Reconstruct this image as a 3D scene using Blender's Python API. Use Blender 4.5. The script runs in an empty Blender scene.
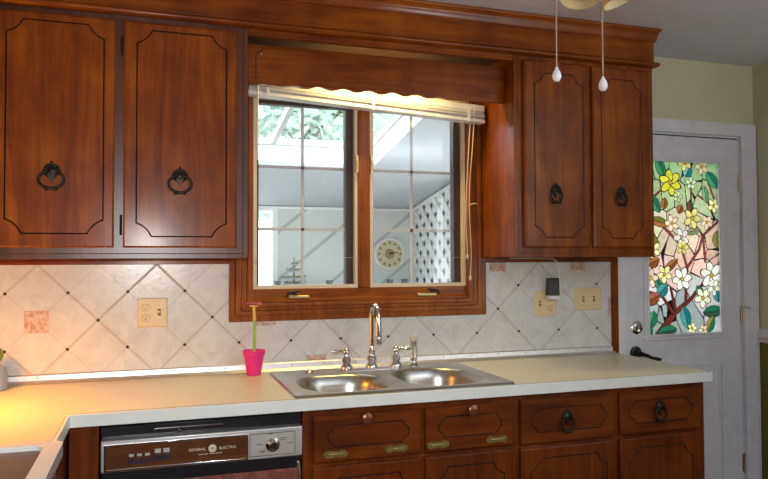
import bpy, bmesh, math, random
import numpy as np
from mathutils import Vector, Matrix
random.seed(7)
sc = bpy.context.scene
COL = sc.collection
PI = math.pi
ORG = {}

# ------------------------------------------------------------------ materials
def new_mat(name):
    m = bpy.data.materials.new(name); m.use_nodes = True
    nt = m.node_tree; nt.nodes.clear()
    out = nt.nodes.new('ShaderNodeOutputMaterial')
    return m, nt, out
def N(nt, typ, **kw):
    n = nt.nodes.new(typ)
    for k, v in kw.items():
        if k in n.inputs: n.inputs[k].default_value = v
        else: setattr(n, k, v)
    return n
def c4(c): return (c[0], c[1], c[2], 1.0)
def principled(nt, out, **kw):
    p = nt.nodes.new('ShaderNodeBsdfPrincipled')
    for k, v in kw.items(): p.inputs[k].default_value = v
    nt.links.new(p.outputs[0], out.inputs[0])
    return p
def ramp(nt, fac, stops):
    r = nt.nodes.new('ShaderNodeValToRGB')
    el = r.color_ramp.elements
    while len(el) < len(stops): el.new(0.5)
    for e, (p, c) in zip(el, stops): e.position = p; e.color = c4(c)
    nt.links.new(fac, r.inputs[0])
    return r.outputs[0]
def coords(nt, scale=(1, 1, 1)):
    tc = nt.nodes.new('ShaderNodeTexCoord'); mp = nt.nodes.new('ShaderNodeMapping')
    mp.inputs['Scale'].default_value = scale
    nt.links.new(tc.outputs['Object'], mp.inputs[0])
    return mp.outputs[0]
def noise(nt, vec, scale, detail=4, rough=.55, dist=0):
    n = nt.nodes.new('ShaderNodeTexNoise')
    n.inputs['Scale'].default_value = scale; n.inputs['Detail'].default_value = detail
    n.inputs['Roughness'].default_value = rough; n.inputs['Distortion'].default_value = dist
    nt.links.new(vec, n.inputs['Vector'])
    return n.outputs[0]
def math_(nt, op, a, b=None, c=None):
    n = nt.nodes.new('ShaderNodeMath'); n.operation = op
    for i, v in enumerate((a, b, c)):
        if v is None: continue
        if isinstance(v, (int, float)): n.inputs[i].default_value = v
        else: nt.links.new(v, n.inputs[i])
    return n.outputs[0]
def mixc(nt, fac, a, b, mode='MIX'):
    n = nt.nodes.new('ShaderNodeMix'); n.data_type = 'RGBA'; n.blend_type = mode
    for i, v in ((0, fac), (6, a), (7, b)):
        if isinstance(v, (int, float)): n.inputs[i].default_value = v
        elif isinstance(v, tuple): n.inputs[i].default_value = c4(v)
        else: nt.links.new(v, n.inputs[i])
    return n.outputs[2]
def bump(nt, h, strength, dist, p):
    b = nt.nodes.new('ShaderNodeBump'); b.inputs['Strength'].default_value = strength; b.inputs['Distance'].default_value = dist
    nt.links.new(h, b.inputs['Height']); nt.links.new(b.outputs[0], p.inputs['Normal'])
def plain(name, col, rough=.5, metal=0., var=.06, scale=14, coat=0., bmp=0., spec=.5):
    m, nt, out = new_mat(name)
    p = principled(nt, out, Roughness=rough, Metallic=metal)
    p.inputs['Coat Weight'].default_value = coat; p.inputs['Specular IOR Level'].default_value = spec
    nz = noise(nt, coords(nt), scale, 3)
    lo = tuple(x * (1 - var) for x in col); hi = tuple(min(1, x * (1 + var)) for x in col)
    nt.links.new(ramp(nt, nz, [(.3, lo), (.7, hi)]), p.inputs['Base Color'])
    if bmp: bump(nt, noise(nt, coords(nt), 160, 3), bmp, .002, p)
    return m
def wood(name, axis, dark, mid, light, rough=.42, coat=.3, cr=.2):
    m, nt, out = new_mat(name)
    p = principled(nt, out, Roughness=rough)
    p.inputs['Coat Weight'].default_value = coat; p.inputs['Coat Roughness'].default_value = cr; p.inputs['Specular IOR Level'].default_value = .12
    s = [9, 9, 9]; s['xyz'.index(axis)] = .9
    g = [70, 70, 70]; g['xyz'.index(axis)] = 2.2
    fig = noise(nt, coords(nt, tuple(s)), 1.3, 5, .6, 1.6)
    mott = noise(nt, coords(nt), 5.5, 3, .5, .4)
    grain = noise(nt, coords(nt, tuple(g)), 1.0, 3, .6, .3)
    f = math_(nt, 'ADD', math_(nt, 'MULTIPLY', fig, .55), math_(nt, 'MULTIPLY', mott, .45))
    base = ramp(nt, f, [(.33, dark), (.5, mid), (.68, light)])
    gr = ramp(nt, grain, [(.35, (.72, .68, .66)), (.6, (1, 1, 1))])
    nt.links.new(mixc(nt, .75, base, gr, 'MULTIPLY'), p.inputs['Base Color'])
    rr = math_(nt, 'ADD', math_(nt, 'MULTIPLY', noise(nt, coords(nt), 9, 4), .3), rough - .13)
    nt.links.new(rr, p.inputs['Roughness'])
    bump(nt, noise(nt, coords(nt), 7, 2), .25, .004, p)
    return m

CAB = ((.11, .02, .0006), (.215, .047, .0015), (.34, .09, .003))
M = {}
M['wood_v'] = wood('varnished_wood_upright_grain', 'z', *CAB)
M['wood_h'] = wood('varnished_wood_level_grain', 'x', *CAB)
M['wood_d'] = wood('varnished_wood_deep_grain', 'y', *CAB)
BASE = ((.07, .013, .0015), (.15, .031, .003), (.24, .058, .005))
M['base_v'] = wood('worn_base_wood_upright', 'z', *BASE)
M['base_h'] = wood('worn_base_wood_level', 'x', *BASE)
WIN = ((.15, .036, .005), (.28, .076, .01), (.4, .125, .018))
M['win_h'] = wood('window_wood_level', 'x', *WIN)
M['win_v'] = wood('window_wood_upright', 'z', *WIN)
M['wood_frame'] = wood('dulled_face_frame_wood', 'z', (.05, .012, .003), (.1, .025, .006), (.17, .045, .01), coat=.9, cr=.3)
M['groove'] = plain('antiqued_groove', (.022, .007, .003), .6)
M['cavity'] = plain('shaded_cavity_board', (.05, .02, .01), .8)  # dark shade of the space above the valance put into the colour
M['bronze'] = plain('aged_bronze', (.035, .03, .024), .42, .85, .3, 60)
M['brass'] = plain('dull_brass', (.36, .27, .09), .42, .85, .4, 120)
M['brightbrass'] = plain('pale_brass', (.75, .6, .3), .3, .8)
M['copper'] = plain('worn_copper_knob', (.2, .065, .03), .3, .5)
M['chrome'] = plain('chrome', (.8, .8, .78), .1, 1., .02)
M['steel'] = None
M['alum'] = plain('mill_aluminium', (.72, .72, .72), .38, .75, .06, 30)
M['cream'] = plain('cream_paint', (.72, .6, .42), .5)
M['sash'] = plain('shaded_brown_cladding', (.045, .026, .018), .5)  # brown exterior, with the shadow in the deep opening put into the colour
M['gasket'] = plain('black_gasket', (.006, .006, .006), .6)
M['grille'] = plain('grey_window_grille', (.58, .6, .62), .5)
M['white'] = plain('white_gloss_paint', (.72, .73, .76), .35)
M['trimwhite'] = plain('white_trim_paint', (.74, .75, .78), .4)
M['blind'] = plain('blind_vinyl', (.8, .78, .72), .4)
M['cord'] = plain('cord_ivory', (.7, .55, .36), .7)
M['counter'] = plain('cream_laminate', (.7, .66, .47), .32, 0, .03, 60)
M['edge'] = plain('flash_lit_laminate_edge', (.8, .83, .79), .35, 0, .02)  # cream laminate lightened in colour for the flash on the front face
M['seam'] = plain('laminate_seam', (.16, .13, .08), .7)
M['ceiling'] = plain('textured_ceiling', (.66, .69, .78), .9, 0, .06, 90, 0, .8)
M['yellow'] = plain('pale_yellow_wall', (.62, .6, .4), .8, 0, .03, 6, 0, .15)
M['olive'] = plain('olive_wall', (.17, .155, .03), .8, 0, .05, 6, 0, .15)
M['floor'] = wood('brown_plank_floor', 'x', (.09, .05, .03), (.16, .09, .05), (.22, .13, .07))
M['ivory'] = plain('ivory_plastic', (.74, .6, .33), .35, 0, .02)
M['slot'] = plain('dark_slot', (.02, .012, .006), .6)
M['greyplastic'] = plain('dark_grey_plastic', (.05, .052, .055), .5)
M['whiteplastic'] = plain('white_plastic', (.8, .8, .8), .4)
M['blackp'] = plain('black_enamel', (.012, .012, .015), .28, 0, .2)
M['dial'] = plain('brushed_dial_plate', (.55, .53, .48), .42, .5)
M['dwood'] = wood('panel_woodgrain', 'x', (.05, .017, .006), (.1, .033, .01), (.15, .055, .016), .4, .2)
M['navy'] = plain('dark_blue_key', (.015, .018, .06), .4)
M['pinkpot'] = plain('hot_pink_plastic', (.82, .03, .25), .4, 0, .02)
M['stemgreen'] = plain('light_green_plastic', (.35, .55, .09), .45)
M['stemyellow'] = plain('yellow_plastic', (.75, .55, .06), .45)
M['petal'] = plain('rose_petal', (.42, .05, .07), .5)
M['enamel'] = plain('white_range_enamel', (.78, .78, .76), .22, 0, .02, 10, .4)
M['hobglass'] = plain('brown_hob_glass', (.075, .048, .034), .34, 0, .15, 4)
M['shade'] = plain('beige_lamp_glass', (.74, .58, .32), .4, 0, .05)
M['fanbody'] = plain('antique_brass_fan', (.3, .2, .09), .35, .8)
M['blade'] = wood('fan_blade_wood', 'x', (.15, .07, .03), (.24, .12, .05), (.3, .16, .08))
M['bead'] = plain('white_porcelain', (.95, .95, .95), .2, 0, .01)
M['chain'] = plain('beaded_chain', (.6, .5, .4), .35, .6)
M['jar'] = plain('grey_blue_frosted_glass', (.3, .38, .48), .25, 0, .12, 10)
M['green'] = plain('green_ceramic', (.22, .27, .04), .3, 0, .2, 40)
M['sunwall'] = None
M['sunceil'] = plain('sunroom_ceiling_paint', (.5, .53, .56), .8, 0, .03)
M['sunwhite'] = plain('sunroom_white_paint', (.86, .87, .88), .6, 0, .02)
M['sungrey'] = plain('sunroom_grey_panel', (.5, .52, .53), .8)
M['concrete'] = plain('pale_paving', (.6, .6, .58), .9)
M['clockface'] = plain('clock_face', (.62, .56, .38), .5, 0, .04)
M['gold'] = plain('clock_gold', (.35, .25, .1), .5, .3)
M['dark'] = plain('dark_pot', (.16, .18, .18), .6)
M['leafgrey'] = plain('dusty_leaf', (.3, .33, .24), .7, 0, .3, 60)
M['bark'] = plain('bark', (.14, .11, .08), .9, 0, .3)

def steel():
    m, nt, out = new_mat('brushed_stainless')
    p = principled(nt, out, Metallic=1., Roughness=.3)
    f = noise(nt, coords(nt, (3, 120, 120)), 1, 3)
    nt.links.new(ramp(nt, f, [(.3, (.42, .41, .38)), (.7, (.56, .55, .51))]), p.inputs['Base Color'])
    nt.links.new(math_(nt, 'ADD', math_(nt, 'MULTIPLY', f, .12), .24), p.inputs['Roughness'])
    return m
M['steel'] = steel()

def glass(name, amount=.04, tint=(1, 1, 1)):
    m, nt, out = new_mat(name)
    t = nt.nodes.new('ShaderNodeBsdfTransparent'); t.inputs[0].default_value = c4(tint)
    g = nt.nodes.new('ShaderNodeBsdfGlossy'); g.inputs['Roughness'].default_value = .02
    mx = nt.nodes.new('ShaderNodeMixShader'); mx.inputs[0].default_value = amount
    nt.links.new(t.outputs[0], mx.inputs[1]); nt.links.new(g.outputs[0], mx.inputs[2]); nt.links.new(mx.outputs[0], out.inputs[0])
    return m
M['glass'] = glass('clear_pane', .035)

def tile_mat():
    m, nt, out = new_mat('glazed_diagonal_tile')
    p = principled(nt, out, Roughness=.3)
    tc = nt.nodes.new('ShaderNodeTexCoord'); sp = nt.nodes.new('ShaderNodeSeparateXYZ')
    nt.links.new(tc.outputs['Object'], sp.inputs[0])
    d = .2155
    X = math_(nt, 'DIVIDE', sp.outputs[0], d); Z = math_(nt, 'DIVIDE', sp.outputs[2], d)
    wob = math_(nt, 'MULTIPLY', math_(nt, 'SUBTRACT', noise(nt, coords(nt), 25, 3), .5), .012)
    A = math_(nt, 'ADD', math_(nt, 'ADD', X, Z), wob); B = math_(nt, 'ADD', math_(nt, 'SUBTRACT', X, Z), wob)
    def line(v, off, per, w):     # distance to the nearest line, per lattice step
        f = math_(nt, 'PINGPONG', math_(nt, 'ADD', v, off), per / 2)
        return math_(nt, 'LESS_THAN', f, w)
    thin = math_(nt, 'MAXIMUM', line(A, 1, 2, .009), line(B, 0, 2, .009))
    bold = math_(nt, 'MAXIMUM', line(A, 0, 2, .03), line(B, 1, 2, .03))
    cl = noise(nt, coords(nt), 16, 5, .6, .8)
    base = ramp(nt, cl, [(.3, (.6, .6, .57)), (.55, (.68, .69, .66)), (.75, (.72, .73, .71))])
    c = mixc(nt, math_(nt, 'MULTIPLY', thin, .35), base, (.36, .33, .28))
    c = mixc(nt, math_(nt, 'MULTIPLY', bold, .55), c, (.44, .36, .29))
    nt.links.new(c, p.inputs['Base Color'])
    nt.links.new(math_(nt, 'ADD', .24, math_(nt, 'MULTIPLY', bold, .4)), p.inputs['Roughness'])
    h = math_(nt, 'SUBTRACT', math_(nt, 'MULTIPLY', noise(nt, coords(nt), 55, 3), .6), math_(nt, 'MAXIMUM', bold, thin))
    bump(nt, h, .35, .0022, p)
    return m
M['tile'] = tile_mat()
def decor_mat():
    m, nt, out = new_mat('terracotta_motif')
    p = principled(nt, out, Roughness=.35)
    n = noise(nt, coords(nt), 70, 4, .7)
    nt.links.new(ramp(nt, n, [(.4, (.5, .25, .16)), (.62, (.66, .55, .46))]), p.inputs['Base Color'])
    return m
M['decor'] = decor_mat()
def dw_panel():
    m, nt, out = new_mat('red_mottled_panel')
    p = principled(nt, out, Roughness=.45)
    n = noise(nt, coords(nt), 22, 5, .7, 1.0)
    nt.links.new(ramp(nt, n, [(.3, (.09, .02, .015)), (.5, (.22, .06, .045)), (.62, (.3, .11, .09)), (.72, (.62, .45, .4))]), p.inputs['Base Color'])
    return m
M['dwpanel'] = dw_panel()
def diag_wall():
    m, nt, out = new_mat('white_diagonal_boards')
    p = principled(nt, out, Roughness=.6)
    tc = nt.nodes.new('ShaderNodeTexCoord'); sp = nt.nodes.new('ShaderNodeSeparateXYZ')
    nt.links.new(tc.outputs['Object'], sp.inputs[0])
    v = math_(nt, 'DIVIDE', math_(nt, 'SUBTRACT', sp.outputs[2], math_(nt, 'MULTIPLY', sp.outputs[0], .82)), .44)
    l = math_(nt, 'LESS_THAN', math_(nt, 'PINGPONG', v, .5), .045)
    nt.links.new(mixc(nt, l, (.66, .69, .68), (.46, .48, .48)), p.inputs['Base Color'])
    return m
M['sunwall'] = diag_wall()
def leaf_mat():
    m, nt, out = new_mat('tree_leaf')
    d = nt.nodes.new('ShaderNodeBsdfDiffuse'); t = nt.nodes.new('ShaderNodeBsdfTranslucent')
    n = noise(nt, coords(nt), 1.2, 3)
    c = ramp(nt, n, [(.35, (.46, .58, .5)), (.65, (.64, .74, .66))])
    mx = nt.nodes.new('ShaderNodeMixShader'); mx.inputs[0].default_value = .5
    nt.links.new(c, d.inputs[0]); nt.links.new(c, t.inputs[0])
    nt.links.new(d.outputs[0], mx.inputs[1]); nt.links.new(t.outputs[0], mx.inputs[2]); nt.links.new(mx.outputs[0], out.inputs[0])
    return m
M['leaf'] = leaf_mat()
def stained_mat():
    m, nt, out = new_mat('stained_glass')
    a = nt.nodes.new('ShaderNodeVertexColor'); a.layer_name = 'glass_colour'
    n = noise(nt, coords(nt), 60, 3)
    sw = ramp(nt, n, [(.3, (.75, .75, .75)), (.7, (1, 1, 1))])
    c = mixc(nt, 1.0, a.outputs[0], sw, 'MULTIPLY')
    t = nt.nodes.new('ShaderNodeBsdfTranslucent'); g = nt.nodes.new('ShaderNodeBsdfGlossy'); g.inputs['Roughness'].default_value = .12
    mx = nt.nodes.new('ShaderNodeMixShader'); mx.inputs[0].default_value = .04
    nt.links.new(c, t.inputs[0]); nt.links.new(t.outputs[0], mx.inputs[1]); nt.links.new(g.outputs[0], mx.inputs[2])
    nt.links.new(mx.outputs[0], out.inputs[0])
    return m
M['stained'] = stained_mat()
M['lead'] = plain('lead_came', (.02, .018, .016), .5, .3)

# ------------------------------------------------------------------ mesh helpers
def B(): return bmesh.new()
def box(bm, x0, x1, y0, y1, z0, z1, mi=0):
    vs = [bm.verts.new((x, y, z)) for x in (x0, x1) for y in (y0, y1) for z in (z0, z1)]
    for f in ((0, 1, 3, 2), (4, 6, 7, 5), (0, 4, 5, 1), (2, 3, 7, 6), (0, 2, 6, 4), (1, 5, 7, 3)):
        bm.faces.new([vs[i] for i in f]).material_index = mi
    return bm
def hexa(bm, pts, mi=0):      # 8 points in box() order
    vs = [bm.verts.new(p) for p in pts]
    for f in ((0, 1, 3, 2), (4, 6, 7, 5), (0, 4, 5, 1), (2, 3, 7, 6), (0, 2, 6, 4), (1, 5, 7, 3)):
        bm.faces.new([vs[i] for i in f]).material_index = mi
def frame_axes(t):
    t = t.normalized(); u = Vector((0, 0, 1)) if abs(t.z) < .9 else Vector((1, 0, 0))
    a = t.cross(u).normalized(); return a, a.cross(t).normalized()
def tube(bm, pts, r, n=10, caps=True, mi=0):
    pts = [Vector(p) for p in pts]
    rs = r if isinstance(r, (list, tuple)) else [r] * len(pts)
    rings = []; a = None
    for i, p in enumerate(pts):
        t = (pts[min(i + 1, len(pts) - 1)] - pts[max(i - 1, 0)]).normalized()
        if a is None: a, b = frame_axes(t)
        else:
            a = (a - t * a.dot(t)).normalized(); b = a.cross(t).normalized()
        rings.append([bm.verts.new(p + (a * math.cos(2 * PI * k / n) + b * math.sin(2 * PI * k / n)) * rs[i]) for k in range(n)])
    for r0, r1 in zip(rings, rings[1:]):
        for k in range(n): bm.faces.new((r0[k], r0[(k + 1) % n], r1[(k + 1) % n], r1[k])).material_index = mi
    if caps:
        bm.faces.new(rings[0]).material_index = mi; bm.faces.new(rings[-1][::-1]).material_index = mi
    return bm
def lathe(bm, prof, origin=(0, 0, 0), axis=(0, 0, 1), n=24, mi=0, sx=1., sy=1.):
    o = Vector(origin); ax = Vector(axis).normalized(); a, b = frame_axes(ax)
    rings = []
    for r, h in prof:
        if r < 1e-6: rings.append([bm.verts.new(o + ax * h)])
        else: rings.append([bm.verts.new(o + ax * h + a * (r * sx * math.cos(2 * PI * k / n)) + b * (r * sy * math.sin(2 * PI * k / n))) for k in range(n)])
    for r0, r1 in zip(rings, rings[1:]):
        for k in range(n):
            q = [r0[k % len(r0)], r0[(k + 1) % len(r0)], r1[(k + 1) % len(r1)], r1[k % len(r1)]]
            q = [v for i, v in enumerate(q) if v not in q[:i]]
            if len(q) > 2: bm.faces.new(q).material_index = mi
    for rr in (rings[0], rings[-1]):
        if len(rr) > 2: bm.faces.new(rr).material_index = mi
    return bm
def ball(bm, c, r, n=12, sc_=(1, 1, 1), mi=0):
    m = Matrix.Translation(c) @ Matrix.Diagonal((*sc_, 1))
    s = bmesh.ops.create_uvsphere(bm, u_segments=n, v_segments=max(6, n // 2 + 2), radius=r, matrix=m)
    for v in s['verts']:
        for f in v.link_faces: f.material_index = mi
def to3(axis, p, t):
    if axis == 'y': return (p[0], t, p[1])
    if axis == 'z': return (p[0], p[1], t)
    return (t, p[0], p[1])
def fill(bm, vloops, mi=0):
    edges = []
    for vl in vloops:
        for i, v in enumerate(vl):
            w = vl[(i + 1) % len(vl)]
            e = bm.edges.get((v, w)) or bm.edges.new((v, w)); edges.append(e)
    r = bmesh.ops.triangle_fill(bm, use_beauty=True, use_dissolve=False, edges=edges)
    for g in r['geom']:
        if isinstance(g, bmesh.types.BMFace): g.material_index = mi
def plate(bm, loops, axis, t0, t1, mi=0, side=None):
    a = [[bm.verts.new(to3(axis, p, t0)) for p in l] for l in loops]
    b = [[bm.verts.new(to3(axis, p, t1)) for p in l] for l in loops]
    fill(bm, a, mi); fill(bm, b, mi)
    for la, lb in zip(a, b):
        for i in range(len(la)):
            j = (i + 1) % len(la)
            bm.faces.new((la[i], la[j], lb[j], lb[i])).material_index = mi if side is None else side
    return bm
def rect(x0, x1, z0, z1): return [(x0, z0), (x1, z0), (x1, z1), (x0, z1)]
def rrect(x0, x1, y0, y1, r, n=6):
    p = []
    for cx, cy, a0 in ((x1 - r, y0 + r, -90), (x1 - r, y1 - r, 0), (x0 + r, y1 - r, 90), (x0 + r, y0 + r, 180)):
        for k in range(n + 1):
            a = math.radians(a0 + 90 * k / n); p.append((cx + r * math.cos(a), cy + r * math.sin(a)))
    return p
def scooped(x0, x1, z0, z1, cx=.05, cz=.047, n=6, k=.55):
    p = []
    for X, Z, sx, sz, rev in ((x1, z0, 1, -1, 0), (x1, z1, 1, 1, 1), (x0, z1, -1, 1, 0), (x0, z0, -1, -1, 1)):
        q = []
        for i in range(n + 1):
            t = i / n; th = t * PI / 2
            lx, lz = cx * (1 - t), cz * t
            ax, az = cx * math.cos(th), cz * math.sin(th)
            # the scoop is centred on the corner: it bows towards the panel's middle
            q.append((X - sx * (lx * (1 - k) + ax * k), Z - sz * (lz * (1 - k) + az * k)))
        p += q[::-1] if rev else q
    return p
def offset(l, d):
    out = []; n = len(l)
    for i in range(n):
        p0, p1, p2 = Vector(l[i - 1]), Vector(l[i]), Vector(l[(i + 1) % n])
        e1 = (p1 - p0).normalized(); e2 = (p2 - p1).normalized()
        n1 = Vector((e1.y, -e1.x)); n2 = Vector((e2.y, -e2.x))
        m = (n1 + n2)
        if m.length < 1e-6: m = n1
        m.normalize(); c = max(.5, m.dot(n1))
        out.append(tuple(p1 + m * (d / c)))
    return out
def grooved(bm, x0, x1, z0, z1, yb, yf, loop, gw=.0048, dep=.004, ch=.006):
    """slab with a routed line; mats: 0 wood, 1 groove"""
    v = lambda l, y: [bm.verts.new((p[0], y, p[1])) for p in l]
    back = v(rect(x0, x1, z0, z1), yb); side = v(rect(x0, x1, z0, z1), yf + ch * .8)
    fr = v(rect(x0 + ch, x1 - ch, z0 + ch, z1 - ch), yf)
    o = v(offset(loop, gw / 2), yf); mdl = v(loop, yf + dep); i_ = v(offset(loop, -gw / 2), yf)
    fill(bm, [back]); fill(bm, [fr, o]); fill(bm, [i_])
    def bridge(a, b, mi):
        for k in range(len(a)):
            j = (k + 1) % len(a); bm.faces.new((a[k], a[j], b[j], b[k])).material_index = mi
    bridge(back, side, 0); bridge(side, fr, 0); bridge(o, mdl, 1); bridge(mdl, i_, 1)
    return bm

def mk(name, bm, mats, parent=None, bevel=0., smooth=True, ang=32, base=True, seg=2):
    bmesh.ops.recalc_face_normals(bm, faces=bm.faces)
    if parent is not None: org = ORG[parent]
    elif base and len(bm.verts):
        xs = [v.co for v in bm.verts]
        org = Vector(((min(v.x for v in xs) + max(v.x for v in xs)) / 2, (min(v.y for v in xs) + max(v.y for v in xs)) / 2, min(v.z for v in xs)))
    else: org = Vector((0, 0, 0))
    bmesh.ops.translate(bm, vec=-org, verts=bm.verts)
    me = bpy.data.meshes.new(name); bm.to_mesh(me); bm.free()
    if not isinstance(mats, (list, tuple)): mats = [mats]
    for m in mats: me.materials.append(M[m] if isinstance(m, str) else m)
    if smooth:
        me.polygons.foreach_set('use_smooth', [True] * len(me.polygons)); me.set_sharp_from_angle(angle=math.radians(ang))
    o = bpy.data.objects.new(name, me); COL.objects.link(o)
    if parent is not None: o.parent = parent; ORG[o] = org
    else: o.location = org; ORG[o] = org
    if bevel:
        b = o.modifiers.new('Bevel', 'BEVEL'); b.width = bevel; b.segments = seg; b.limit_method = 'ANGLE'; b.angle_limit = math.radians(40)
        b.harden_normals = False
    return o
def thing(name, loc, label, cat, group=None):
    o = bpy.data.objects.new(name, None); COL.objects.link(o); o.location = loc; o.empty_display_size = .05
    ORG[o] = Vector(loc); return tag(o, label, cat, group)
def tag(o, label, cat, group=None):
    o['label'] = label; o['category'] = cat
    if group: o['group'] = group
    return o
def struct(name, bm, mats, parent=None, **kw):
    o = mk(name, bm, mats, parent, **kw)
    if parent is None: o['kind'] = 'structure'
    return o
def text(name, s, x, y, z, size, mat, parent, align='CENTER', rot=None, depth=.0006):
    cu = bpy.data.curves.new(name, 'FONT'); cu.body = s; cu.size = size; cu.align_x = align; cu.align_y = 'CENTER'; cu.extrude = depth; cu.resolution_u = 2
    t = bpy.data.objects.new(name, cu); COL.objects.link(t)
    bpy.context.view_layer.update()
    me = bpy.data.meshes.new_from_object(t.evaluated_get(bpy.context.evaluated_depsgraph_get()))
    bpy.data.objects.remove(t); bpy.data.curves.remove(cu)
    me.transform(Matrix.Translation(Vector((x, y, z)) - ORG[parent]) @ Matrix.Rotation(PI / 2, 4, 'X'))
    me.materials.clear(); me.materials.append(M[mat])
    o = bpy.data.objects.new(name, me); COL.objects.link(o); o.parent = parent; ORG[o] = ORG[parent]
    return o

# ------------------------------------------------------------------ room shell
CZ = 2.408; XL = -.36; XR = 3.59; YR = -4.6
struct('floor', box(B(), XL - .15, XR + .15, YR - .15, .15, -.1, 0), 'floor', smooth=False)
struct('ceiling', box(B(), XL - .15, XR + .15, YR - .15, .15, CZ, CZ + .1), 'ceiling', smooth=False)
struct('wall_back', plate(B(), [rect(XL - .15, XR + .15, 0, CZ), rect(.9, 1.9, 1.15, 2.1), rect(2.742, 3.495, .004, 2.024)], 'y', 0, .15), 'yellow', smooth=False)
def two_tone(bm, f):
    f(bm, 0, .955, 1); f(bm, .955, CZ, 0); return bm
struct('wall_right', two_tone(B(), lambda b, a, c, mi: box(b, XR, XR + .12, YR, 0, a, c, mi)), ['yellow', 'olive'], smooth=False)
struct('wall_left', box(B(), XL - .12, XL, YR, 0, 0, CZ), 'yellow', smooth=False)
struct('wall_rear', box(B(), XL - .12, XR + .12, YR - .12, YR, 0, CZ), 'wood_v', smooth=False)
bm = B(); box(bm, XR - .022, XR, YR, -.024, .955, .99); box(bm, XR - .012, XR, YR, -.024, .99, 1.003); box(bm, XR - .014, XR, YR, -.024, .93, .955)
struct('trim_1', bm, 'trimwhite', bevel=.003)
struct('baseboard_right', box(B(), XR - .015, XR, YR, -.024, 0, .1), 'trimwhite', bevel=.003)

# tiles on the wall, with the dots and the terracotta motifs set into them
bm = B(); plate(bm, [[(XL, .914), (2.668, .914), (2.668, 1.385), (XL, 1.385)], [(.85, 1.14), (.85, 1.384), (1.95, 1.384), (1.95, 1.14)]], 'y', -.006, 0)
d = .2155; z0 = 1.0376
def quad(bm, pts, y, mi):
    bm.faces.new([bm.verts.new((p[0], y, p[1])) for p in pts]).material_index = mi
for a in range(-4, 28):
    for b in range(-8, 16):
        x = (a + b) / 2 * d; z = z0 + (a - b) / 2 * d
        if not (XL + .02 < x < 2.66 and .95 < z < 1.36): continue
        if .82 < x < 1.98 and z > 1.12: continue
        if a % 2 and b % 2 == 0: continue
        r = .0075; quad(bm, [(x - r, z), (x, z - r), (x + r, z), (x, z + r)], -.0068, 1)
for a, b in ((1, 0), (13, 12), (11, 8), (13, 10), (5, 6), (5, 4)):
    x = (a + b) / 2 * d; z = z0 + (a - b) / 2 * d; r = .042
    x0, x1, zz0, zz1 = x - r, min(x + r, 2.667), z - r, min(z + r, 1.36)
    if (a, b) == (5, 4): zz1 = min(zz1, 1.12)
    if (a, b) == (5, 6): zz0 = max(zz0, .95)
    if zz1 - zz0 > .01: quad(bm, [(x0, zz0), (x1, zz0), (x1, zz1), (x0, zz1)], -.0066, 2)
bmesh.ops.translate(bm, vec=(0, 0, -z0), verts=bm.verts)
o = mk('wall_backsplash', bm, ['tile', 'slot', 'decor'], smooth=False, base=False); o.location = (0, 0, z0); o['kind'] = 'structure'
ORG[o] = Vector((0, 0, z0))

# wood strips round the tiles
struct('trim_2', box(B(), XL, .82, -.02, -.006, 1.36, 1.383), 'wood_h', bevel=.003)
struct('trim_3', box(B(), 1.982, 2.668, -.02, -.006, 1.36, 1.383), 'wood_h', bevel=.003)
struct('trim_4', box(B(), 2.668, 2.7, -.022, 0, .914, 1.383), 'wood_v', bevel=.003)
# metal cove along the counter
bm = B()
prof = [(-.006, .915), (-.03, .915), (-.026, .919), (-.0165, .926), (-.0135, .944), (-.010, .948), (-.006, .948)]
plate(bm, [prof], 'x', XL, 2.676)
for k in range(22):
    x = -.3 + k * .138
    lathe(bm, [(.0045, 0), (.0035, .0015), (0, .002)], (x, -.0148, .936), (0, -1, 0), 8, 1)
struct('trim_5', bm, ['alum', 'dial'], ang=25)

# soffit board, moulding and crown above the cabinets
YF = -.33
bm = B(); box(bm, XL, 2.665, -.345, -.325, 2.262, 2.375); box(bm, 2.645, 2.665, -.325, 0, 2.262, 2.375)
struct('trim_6', bm, 'wood_h', bevel=.002)
def run(bm, prof):     # profile in (out, z) swept along the front and round the right end
    for (o0, za), (o1, zb) in zip(prof, prof[1:]):
        p = [(XL, -.345 - o0, za), (2.665 + o0, -.345 - o0, za), (2.665 + o0, -.001, za)]
        q = [(XL, -.345 - o1, zb), (2.665 + o1, -.345 - o1, zb), (2.665 + o1, -.001, zb)]
        pv = [bm.verts.new(v) for v in p]; qv = [bm.verts.new(v) for v in q]
        for i in range(2): bm.faces.new((pv[i], pv[i + 1], qv[i + 1], qv[i]))
    bmesh.ops.remove_doubles(bm, verts=bm.verts, dist=1e-5)
    return bm
struct('trim_7', run(B(), [(-.012, 2.236), (.009, 2.236), (.015, 2.239), (.019, 2.245), (.019, 2.25), (.015, 2.255), (.008, 2.258), (-.012, 2.266)]), 'wood_h', ang=50)
struct('trim_8', run(B(), [(-.01, 2.35), (.004, 2.35), (.009, 2.358), (.012, 2.374), (.016, 2.389), (.023, 2.395), (.025, 2.398), (.025, 2.4065), (-.01, 2.4065)]), 'wood_h', ang=50)
bm = B(); box(bm, .856, 1.957, -.33, -.31, 2.212, 2.26); box(bm, .856, 1.957, -.31, -.001, 2.246, 2.26, 1)
struct('trim_9', bm, ['wood_h', 'cavity'])

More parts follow.
